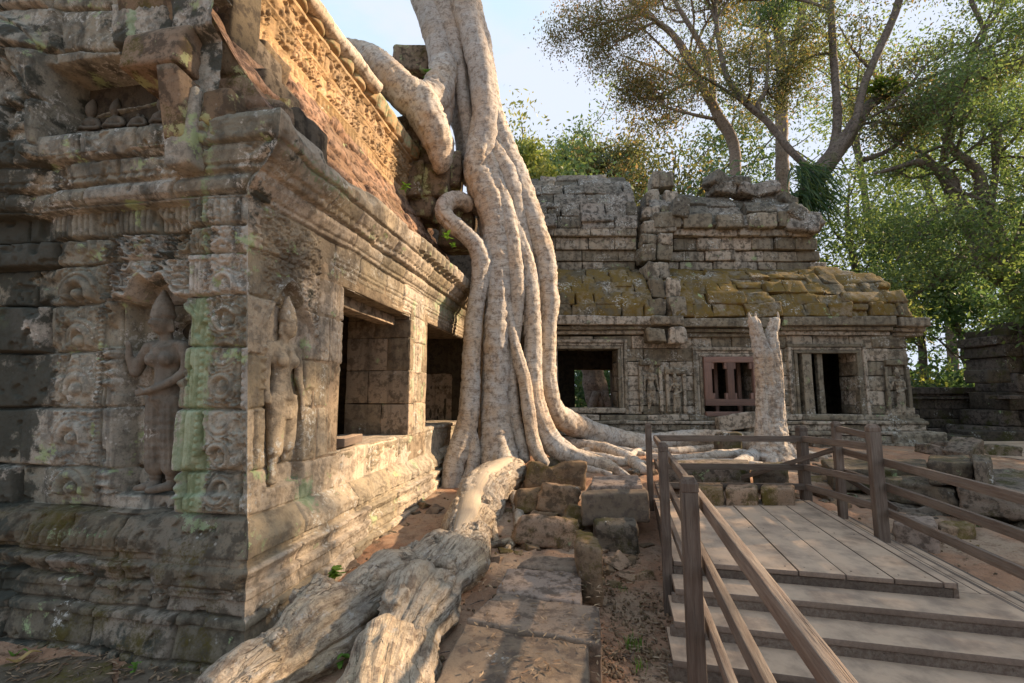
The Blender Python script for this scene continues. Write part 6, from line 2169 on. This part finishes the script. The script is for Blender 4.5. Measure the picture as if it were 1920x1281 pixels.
# ------------------------------------------------------------------ small green plants
def sprout(u, v, label, n=7, size=.09, lift=None, Y=None, grass=False, seed=0):
    p = pt(u, v, Y) if Y else gp(u, v)
    r = np.random.default_rng(seed+3)
    a = Acc()
    for q in range(n):
        an = r.uniform(0, 6.28)
        if grass:
            h, w = size*r.uniform(.6, 1.3), size*.035
            b = p+np.array((r.normal(0, size*.5), r.normal(0, size*.5), 0))
            lean = r.uniform(.1, .5)*h
            dx = np.array((math.cos(an), math.sin(an), 0))
            sd = np.array((-dx[1], dx[0], 0))*w
            V = np.array([b-sd, b+sd, b+dx*lean*.4+sd*.8+(0, 0, h*.6), b+dx*lean*.4-sd*.8+(0, 0, h*.6), b+dx*lean+(0, 0, h)+sd*.1, b+dx*lean+(0, 0, h)-sd*.1])
            a.add(V, np.array([[0, 1, 2, 3], [3, 2, 4, 5]]), rnd=r.random())
        else:
            h = size*r.uniform(.2, 1.2)
            c = p+np.array((math.cos(an)*size*r.uniform(.1, .6), math.sin(an)*size*r.uniform(.1, .6), h))
            L, W = size*r.uniform(.25, .5), size*r.uniform(.14, .24)
            dx = np.array((math.cos(an), math.sin(an), r.uniform(-.3, .3)))
            sd = np.array((-math.sin(an), math.cos(an), 0))
            V = np.array([c-dx*L, c-dx*L*.3+sd*W, c+dx*L*.4+sd*W*.8, c+dx*L, c+dx*L*.4-sd*W*.8, c-dx*L*.3-sd*W])
            a.add(V, np.array([[0, 1, 2, 3], [0, 3, 4, 5]]), rnd=r.random())
            st = np.array([p-(.002, 0, 0), p+(.002, 0, 0), c-dx*L+(.0015, 0, 0), c-dx*L-(.0015, 0, 0)])
            a.add(st, np.array([[0, 1, 2, 3]]), rnd=.2)
    o = a.build('grass_tuft' if grass else 'seedling', M['sprout'], None, smooth=False)
    recenter(o, p)
    return tag(o, label, 'grass' if grass else 'plant')
sprout(625, 1095, 'green seedling between the wall foot and the great surface root', 22, .16, seed=1)
sprout(760, 362, 'bright green seedling growing on the vault just left of the roots', 9, .16, Y=8.9, seed=2)
sprout(838, 452, 'small seedling on the eave under the looping root', 12, .16, Y=8.75, seed=3)
sprout(848, 466, 'lower small seedling on the eave under the looping root', 8, .12, Y=8.8, seed=8)
sprout(803, 150, 'green sprout at the fork of the strangler tree', 10, .2, Y=9.7, seed=4)
sprout(1188, 1216, 'thin grass tuft on the red earth beside the deck', 60, .09, grass=True, seed=5)
sprout(1170, 1112, 'little grass tuft by the end of the slab', 24, .06, grass=True, seed=6)
sprout(1200, 1255, 'sparse grass tuft at the bottom of the red earth', 24, .07, grass=True, seed=7)
sprout(252, 1262, 'small green weed in the paving at the foot of the carved wall', 8, .06, seed=9)
sprout(640, 1255, 'dark green weed in the gap between the two surface roots', 16, .10, seed=10)
# ------------------------------------------------------------------ trees
def leaves(centers, spread, per, size, seed, flat=.8):
    r = np.random.default_rng(seed)
    C = np.repeat(np.asarray(centers, float), per, 0)
    n = len(C)
    sp = np.repeat(np.broadcast_to(np.asarray(spread, float), (len(centers),)), per)
    P = C+r.normal(0, 1, (n, 3))*sp[:, None]*np.array((1, 1, flat))
    d = r.normal(0, 1, (n, 3))
    d[:, 2] -= .5
    d /= np.linalg.norm(d, axis=1, keepdims=True)
    e = np.cross(d, r.normal(0, 1, (n, 3)))
    e /= np.maximum(np.linalg.norm(e, axis=1, keepdims=True), 1e-6)
    L = size*r.uniform(.6, 1.3, n)
    a, b = d*L[:, None], e*(L*.42)[:, None]
    V = np.stack([P-a, P+b, P+a, P-b], 1).reshape(-1, 3)
    F = np.arange(n*4).reshape(-1, 4)
    cl = np.repeat(r.uniform(0, 1, len(centers)), per)
    rn = np.clip(.55*cl+.45*r.random(n), 0, 1)
    return V, F, np.repeat(rn, 4)

def grow(limbs, seed, gens=2, kids=5, ln=.5, start=.35, up=.25, spread=.9):
    """limbs: lists of (x, y, z, r). Returns all branches and the twig tips"""
    r = np.random.default_rng(seed)
    allb = [np.array(l, float) for l in limbs]
    cur = allb[:]
    tips = [b[-1, :3] for b in cur]
    for g in range(gens):
        new = []
        for b in cur:
            C = catmull(b, .35)
            Lb = np.linalg.norm(np.diff(C[:, :3], axis=0), axis=1).sum()
            for k in range(kids if g == 0 else max(3, kids-1)):
                i = int(len(C)*r.uniform(start, .98))
                i = min(i, len(C)-2)
                p = C[i]
                t = C[i+1, :3]-C[i, :3]
                t /= np.linalg.norm(t)+1e-9
                d = t*.55+r.normal(0, spread*.6, 3)
                d[2] = d[2]*.7+up
                d /= np.linalg.norm(d)
                L = max((2.2, 1.3, .7)[min(g, 2)], Lb*ln*r.uniform(.5, 1.1))*(.8 if g else 1)
                q = [(*p[:3], p[3]*.5)]
                pos = p[:3].copy()
                for s in range(3):
                    dd = d+r.normal(0, .22, 3)+np.array((0, 0, .05))
                    pos = pos+dd/np.linalg.norm(dd)*L/3
                    q.append((*pos, p[3]*.5*(1-(s+1)*.28)))
                q = np.array(q)
                new.append(q)
                if g >= gens-2:
                    tips.append(q[-1, :3])
                if g == gens-1:
                    tips.append(q[2, :3])
                    tips.append(q[1, :3])
        allb += new
        cur = new
    return allb, np.array(tips)

def tree_thing(name, label, limbs, leafmat_, barkm, seed, gens=2, kids=5, ln=.5, per=24, size=.11, spread=.45, group=None, start=.35, up=.25, extra=None, drop=0.0, nseg=9, base=None, thin=.74):
    t = thing(name, label, 'tree', limbs[0][0][:3] if base is None else base, group)
    allb, tips = grow(limbs, seed, gens, kids, ln, start, up)
    n0 = len(limbs)
    for b in allb[:n0]:
        b[:, 3] *= thin
    tubes('trunk', [allb[0]], barkm, t, n=16, step=.15, amp=.14, seed=seed)
    if n0 > 1:
        tubes('limb', allb[1:n0], barkm, t, n=12, step=.2, amp=.10, seed=seed+2)
    if len(allb) > n0:
        a = Acc()
        for q, b in enumerate(allb[n0:]):
            b = b.copy()
            b[:, 3] = np.clip(b[:, 3], .005, .07)
            V, F, F3, L = tube(b, n=5, step=.6, amp=.1, seed=q, cap=False)
            a.add(V, F, loc=L)
        a.build('branch', barkm, t)
    if extra is not None:
        tips = np.concatenate([tips, extra])
    r = np.random.default_rng(seed+50)
    tips = tips[r.random(len(tips)) >= drop]
    V, F, rn = leaves(tips, r.uniform(.6, 1.35, len(tips))*spread, per, size, seed+9)
    mk('crown', V, F, leafmat_, t, {'rnd': rn}, smooth=False)
    return t

def T(rows):
    return px(rows)

# the big leaning tree over the far temple
tree_thing('broad_tree', 'large leaning tree with a fern clad trunk rising behind the far temple',
    [T([(1470,470,20,30),(1500,390,20,28),(1540,320,20,24),(1580,270,20,20),(1615,215,20,16),(1640,190,20.2,13),(1690,170,20.5,8)]),
     T([(1560,300,20,14),(1570,230,20.2,11),(1566,150,20.4,10),(1560,60,20.6,9),(1556,-40,20.8,8),(1550,-160,21,6)]),
     T([(1560,300,20,13),(1600,240,19.6,10),(1620,160,19.4,10),(1650,90,19.2,10),(1680,20,19,10),(1700,-60,18.8,9),(1720,-160,18.6,6)]),
     T([(1530,330,20,10),(1480,280,20.4,9),(1440,230,20.8,9),(1400,195,21,8),(1365,150,21.2,7),(1345,60,21.4,6),(1340,-40,21.6,5)]),
     T([(1440,230,20.8,6),(1420,200,20.9,6),(1436,165,20.9,5),(1440,80,21,4)]),
     T([(1620,300,20,7),(1660,285,20,6),(1700,255,20,5),(1740,215,20,4)])],
    M['leaf_olive'], M['treebark'], 101, gens=3, kids=6, ln=.46, per=17, size=.085, spread=.5, up=.10)
tree_thing('pale_tree', 'tall tree with a pale upright trunk and rust tinged leaves behind the far temple',
    [T([(1380,350,25,13),(1375,270,25,14),(1350,225,25,14),(1338,200,25,13),(1310,150,25,11),(1270,75,25,9),(1230,40,25,7),(1180,0,25,5)]),
     T([(1338,200,25,9),(1330,120,25,8),(1300,60,25,7),(1265,0,25,6),(1245,-60,25,5)]),
     T([(1230,40,25,4),(1200,55,25,4),(1170,72,25,3),(1150,80,25,2)]),
     T([(1230,40,25,4),(1190,28,25,3),(1130,46,25,2.5),(1080,60,25,2)]),
     T([(1310,150,25,5),(1270,165,25,4),(1230,185,25,3),(1190,180,25,2)]),
     T([(1350,225,25,5),(1300,215,24.5,4),(1250,200,24.5,3),(1215,170,24.5,2)])],
    M['leaf_rust'], M['palebark'], 111, gens=3, kids=6, ln=.44, per=11, size=.085, spread=.5, up=.06, drop=.1)
tree_thing('pale_tree', 'pale forked tree trunk standing straight behind the leaning tree',
    [T([(1470,420,28,17),(1466,300,28,16),(1466,200,28,15),(1465,120,28,14),(1458,40,28,12),(1450,-60,28,10)]),
     T([(1466,180,28,11),(1484,110,28,10),(1500,40,28,9),(1518,-40,28,8),(1530,-120,28,6)]),
     T([(1464,130,28,8),(1440,90,28,7),(1420,20,28,5)])],
    M['leaf_mid'], M['palebark'], 121, gens=3, kids=6, ln=.48, per=15, size=.10, spread=.65)
# the leaning tree at the right edge
tree_thing('leaning_tree', 'dark leaning tree with many limbs at the right edge',
    [T([(1935,580,19,30),(1900,530,19,26),(1860,500,19,27),(1830,440,19,23),(1795,380,19,18),(1780,340,19,17),(1760,320,19,14),(1720,305,19,9),(1680,315,19,6),(1640,325,19,4)]),
     T([(1890,500,19,18),(1870,440,18.8,16),(1850,390,18.6,15),(1830,320,18.4,12),(1790,285,18.2,10),(1770,255,18,8)]),
     T([(1770,300,19,9),(1780,230,19,8),(1800,150,19,8),(1830,90,19,7),(1845,60,19,6),(1820,0,19,5)]),
     T([(1845,60,19,5),(1880,10,19,4),(1900,-40,19,3)]),
     T([(1785,185,19,5),(1840,150,19,5),(1900,122,19,4),(1960,110,19,3)]),
     T([(1855,420,18.6,8),(1866,330,18.5,7),(1870,250,18.4,9),(1900,225,18.2,5),(1940,200,18,3)]),
     T([(1900,480,18.8,9),(1920,420,18.6,8),(1950,340,18.4,7)]),
     T([(1800,370,19,5),(1740,420,18.8,4),(1680,490,18.6,3)]),
     T([(1860,480,18.9,5),(1780,520,18.6,4),(1700,560,18.4,3)])],
    M['leaf_mid'], M['treebark'], 131, gens=3, kids=6, ln=.46, per=10, size=.08, spread=.55, up=.1)
# crowns behind the far temple on the left
for k, (u, v, Y, w, mat, lb) in enumerate(((985,300,34,80,'leaf_lime','sunny yellow green tree showing beside the strangler tree trunk'),(1085,285,44,75,'leaf_mid','middle green tree on the skyline behind the far temple roof'),(1165,290,40,80,'leaf_olive','olive tree on the skyline left of the rust tinged tree'))):
    b = pt(u, 640, Y)
    r = np.random.default_rng(200+k)
    top = pt(u, v, Y)
    limb = [(b[0], b[1], .4, .4), (b[0]+.2, b[1], (b[2]+top[2])*.4, .34), (top[0], b[1], top[2]-1.5, .2), (top[0], b[1], top[2], .06)]
    R = w*Y/856
    C = []
    for q in range(70):
        d = r.normal(0, 1, 3)
        d /= np.linalg.norm(d)
        C.append(np.array((top[0], b[1], top[2]-1.0))+d*R*np.array((1.0, .9, .95))*r.uniform(.45, 1.05)-(0, 0, R*.35))
    C = np.array(C)
    tree_thing('forest_tree', lb, [limb], M[mat], M['treebark'], 210+k, gens=1, kids=10, ln=.3, per=110, size=.20, spread=R*.2, extra=C, start=.5)
# forest behind on the right
spots = [(1270,360,30,130,'leaf_olive','olive tree filling the gap behind the broken roof ridge'),(1380,270,36,110,'leaf_mid','airy green tree between the pale trunks behind the roof ridge'),(1420,450,33,150,'leaf_dark','deep green tree behind the broken roof ridge'),(1600,430,30,150,'leaf_mid','bushy tree behind the fern clad leaning tree'),(1700,470,27,110,'leaf_dark','dark bushy tree between the two leaning trees'),(1790,560,26,95,'leaf_dark','dark low tree above the enclosure wall'),(1890,470,32,130,'leaf_mid','green tree behind the right leaning tree'),(1740,300,36,130,'leaf_mid','airy green tree far behind the two leaning trees'),(1600,170,38,120,'leaf_mid','high green crown far behind the leaning trunk'),(1870,200,36,150,'leaf_mid','tall green crown behind the upper right corner'),(1655,600,24,60,'leaf_lime','yellow green bush lit behind the temple corner'),(1960,620,22,90,'leaf_dark','dark bush behind the ruined tower')]
for k, (u, v, Y, w, mat, lb) in enumerate(spots):
    c = pt(u, v, Y)
    R = w*Y/856
    r = np.random.default_rng(300+k)
    C = []
    for q in range(85):
        d = r.normal(0, 1, 3)
        d /= np.linalg.norm(d)
        C.append(c+d*R*np.array((1, .8, .85))*r.uniform(.3, 1.05))
    gzb = .4
    limb = [(c[0], c[1], gzb, R*.09), (c[0]+.3, c[1], (gzb+c[2])*.5, R*.075), (c[0]-.2, c[1]+.2, c[2], R*.045), (c[0], c[1], c[2]+R*.6, .05)]
    tree_thing('forest_tree', lb, [limb], M[mat], M['treebark'], 310+k, gens=1, kids=12, ln=.35, per=48 if v > 400 else 46, size=.13+.0015*Y, spread=R*.18, extra=np.array(C), start=.3, drop=.12 if v > 400 else .3)
# undergrowth at the edge of the clearing
def undergrowth():
    r = np.random.default_rng(77)
    C = []
    for q in range(520):
        x = r.uniform(10, 34)
        y = r.uniform(21.5, 32)
        C.append((x, y, r.uniform(.4, 4.5)*r.uniform(.4, 1)))
    for q in range(420):
        C.append((r.uniform(-6, 10), r.uniform(24, 34), r.uniform(.4, 5)))
    for q in range(700):
        C.append((r.uniform(-12, 60), r.uniform(46, 60), r.uniform(.4, 16)))
    V, F, rn = leaves(np.array(C), .7, 38, .20, 78)
    kind(mk('undergrowth', V, F, M['leaf_dark'], None, {'rnd': rn}, smooth=False), 'stuff')
undergrowth()
# the buttressed trunk seen through the left window of the far temple
t = thing('forest_tree', 'dark ribbed tree trunk seen through the left window of the far temple', 'tree', (4.2, 22, .4))
tubes('trunk', [[(4.3, 22, .2, .75), (4.15, 22, 1.5, .55), (3.9, 22, 3, .48), (3.6, 22, 6, .42), (3.5, 22, 10, .3)]], M['treebark'], t, n=26, step=.2, amp=.2, lobes=.15, seed=5)
tubes('root', [[(4.3, 21.6, 2.2, .2), (4.8, 21.4, 1.0, .18), (5.3, 21.3, .3, .12)], [(4.0, 21.6, 2.2, .2), (3.5, 21.4, 1.0, .18), (3.0, 21.3, .3, .12)]], M['treebark'], t, n=12, step=.2, seed=6)
C = np.random.default_rng(3).normal(0, 1, (50, 3))*np.array((2.5, 1.5, 1.6))+np.array((3.5, 22, 10.5))
V, F, rn = leaves(C, .6, 60, .16, 4)
mk('crown', V, F, M['leaf_dark'], t, {'rnd': rn}, smooth=False)

# strap leaved ferns growing on the leaning tree
def fern(label, u, v, Y, n, L, dirs, mat, seed, w=.05, droop=.6, spreadp=(0, 0, 0)):
    p = pt(u, v, Y)
    r = np.random.default_rng(seed)
    a = Acc()
    for q in range(n):
        d = np.array(dirs[r.integers(len(dirs))], float)+r.normal(0, .45, 3)
        d /= np.linalg.norm(d)
        l = L*r.uniform(.6, 1.15)
        s = np.cross(d, r.normal(0, 1, 3))
        s /= np.linalg.norm(s)
        b = p+r.uniform(-1, 1, 3)*np.array(spreadp)
        t = np.linspace(0, 1, 6)
        c = b+d*t[:, None]*l-np.array((0, 0, 1))*(t[:, None]**2)*l*droop
        ww = w*np.sin(np.clip(t*.9+.12, 0, 1)*np.pi)[:, None]
        V = np.stack([c-s*ww, c+s*ww], 1).reshape(-1, 3)
        F = np.array([[2*i, 2*i+1, 2*i+3, 2*i+2] for i in range(5)])
        a.add(V, F, rnd=r.random())
    o = a.build('fern', mat, None, smooth=False)
    recenter(o, p)
    return tag(o, label, 'fern')
fern('bright spiky fern perched on the end of the leaning limb', 1660, 168, 19.8, 150, 1.0, [(1,0,.5),(-1,0,.6),(0,-1,.6),(.5,-.5,1),(-.5,-.5,1)], M['fern'], 1, .06, .35, (.5, .2, .1))
fern('dark hanging fern cloaking the lean trunk above the temple corner', 1520, 350, 19.5, 420, 1.0, [(-.3,-1,-.2),(.4,-1,-.2),(0,-.8,-.5)], M['leaf_dark'], 2, .035, .8, (.75, .25, 1.1))
fern('dark drooping fern clump just left of the fern clad trunk', 1488, 372, 19.6, 90, .8, [(-.7,-.6,.2),(-.2,-1,.1)], M['leaf_dark'], 3, .04, .9, (.3, .2, .25))

# unseen trees added on the right to shade the deck, steps and ledges
for k, (x, y, zt, zc, R, lb) in enumerate(((19.2, 9.4, 9.8, 6.0, 3.8, 'added shade tree outside the frame, level with the deck'), (17.2, 4.6, 8.6, 5.4, 3.4, 'added shade tree outside the frame, beside the foot of the steps'), (21.0, 15.6, 9.4, 6.0, 3.4, 'added shade tree outside the frame, beside the ruined tower'))):
    r = np.random.default_rng(400+k)
    C = []
    for q in range(110):
        d = r.normal(0, 1, 3)
        d /= np.linalg.norm(d)
        C.append(np.array((x, y, zc))+d*R*np.array((.9, 1.1, .95))*r.uniform(.2, 1.0))
    limb = [(x, y, 0, .3), (x+.2, y, zc*.6, .26), (x, y, zt-1, .1)]
    if k == 0:
        limb = [(x, y, 0, .34), (x+.2, y, zc*.6, .3), (x+.3, y+.3, zt, .16), (x, 9.2, 15.1, .06)]
        for q in range(13):  # high leaf tuft added to shade the upper corner of the side wall
            C.append(np.array((x, 9.1, 15.5))+r.normal(0, 1, 3)*np.array((.8, .45, .5)))
    tree_thing('added_shade_tree', lb, [limb], M['leaf_mid'], M['treebark'], 410+k, gens=1, kids=12, ln=.25, per=120, size=.14, spread=.55, extra=np.array(C), start=.4)

# unseen tree added behind the camera to cut flat light on the carvings
for k, (x, y, zc, R, lb) in enumerate(((1.0, -13, 8.5, 6.0, 'added shade tree behind the camera, in line with the paved strip'),)):
    r = np.random.default_rng(500+k)
    C = []
    for q in range(120):
        d = r.normal(0, 1, 3)
        d /= np.linalg.norm(d)
        C.append(np.array((x, y, zc))+d*R*np.array((1.1, 1, 1))*r.uniform(.2, 1.0))
    limb = [(x, y, 0, .4), (x+.2, y, zc*.6, .32), (x, y, zc+R*.6, .1)]
    tree_thing('added_shade_tree', lb, [limb], M['leaf_mid'], M['treebark'], 510+k, gens=1, kids=10, ln=.35, per=70, size=.30, spread=.8, extra=np.array(C), start=.4)
bpy.context.view_layer.update()
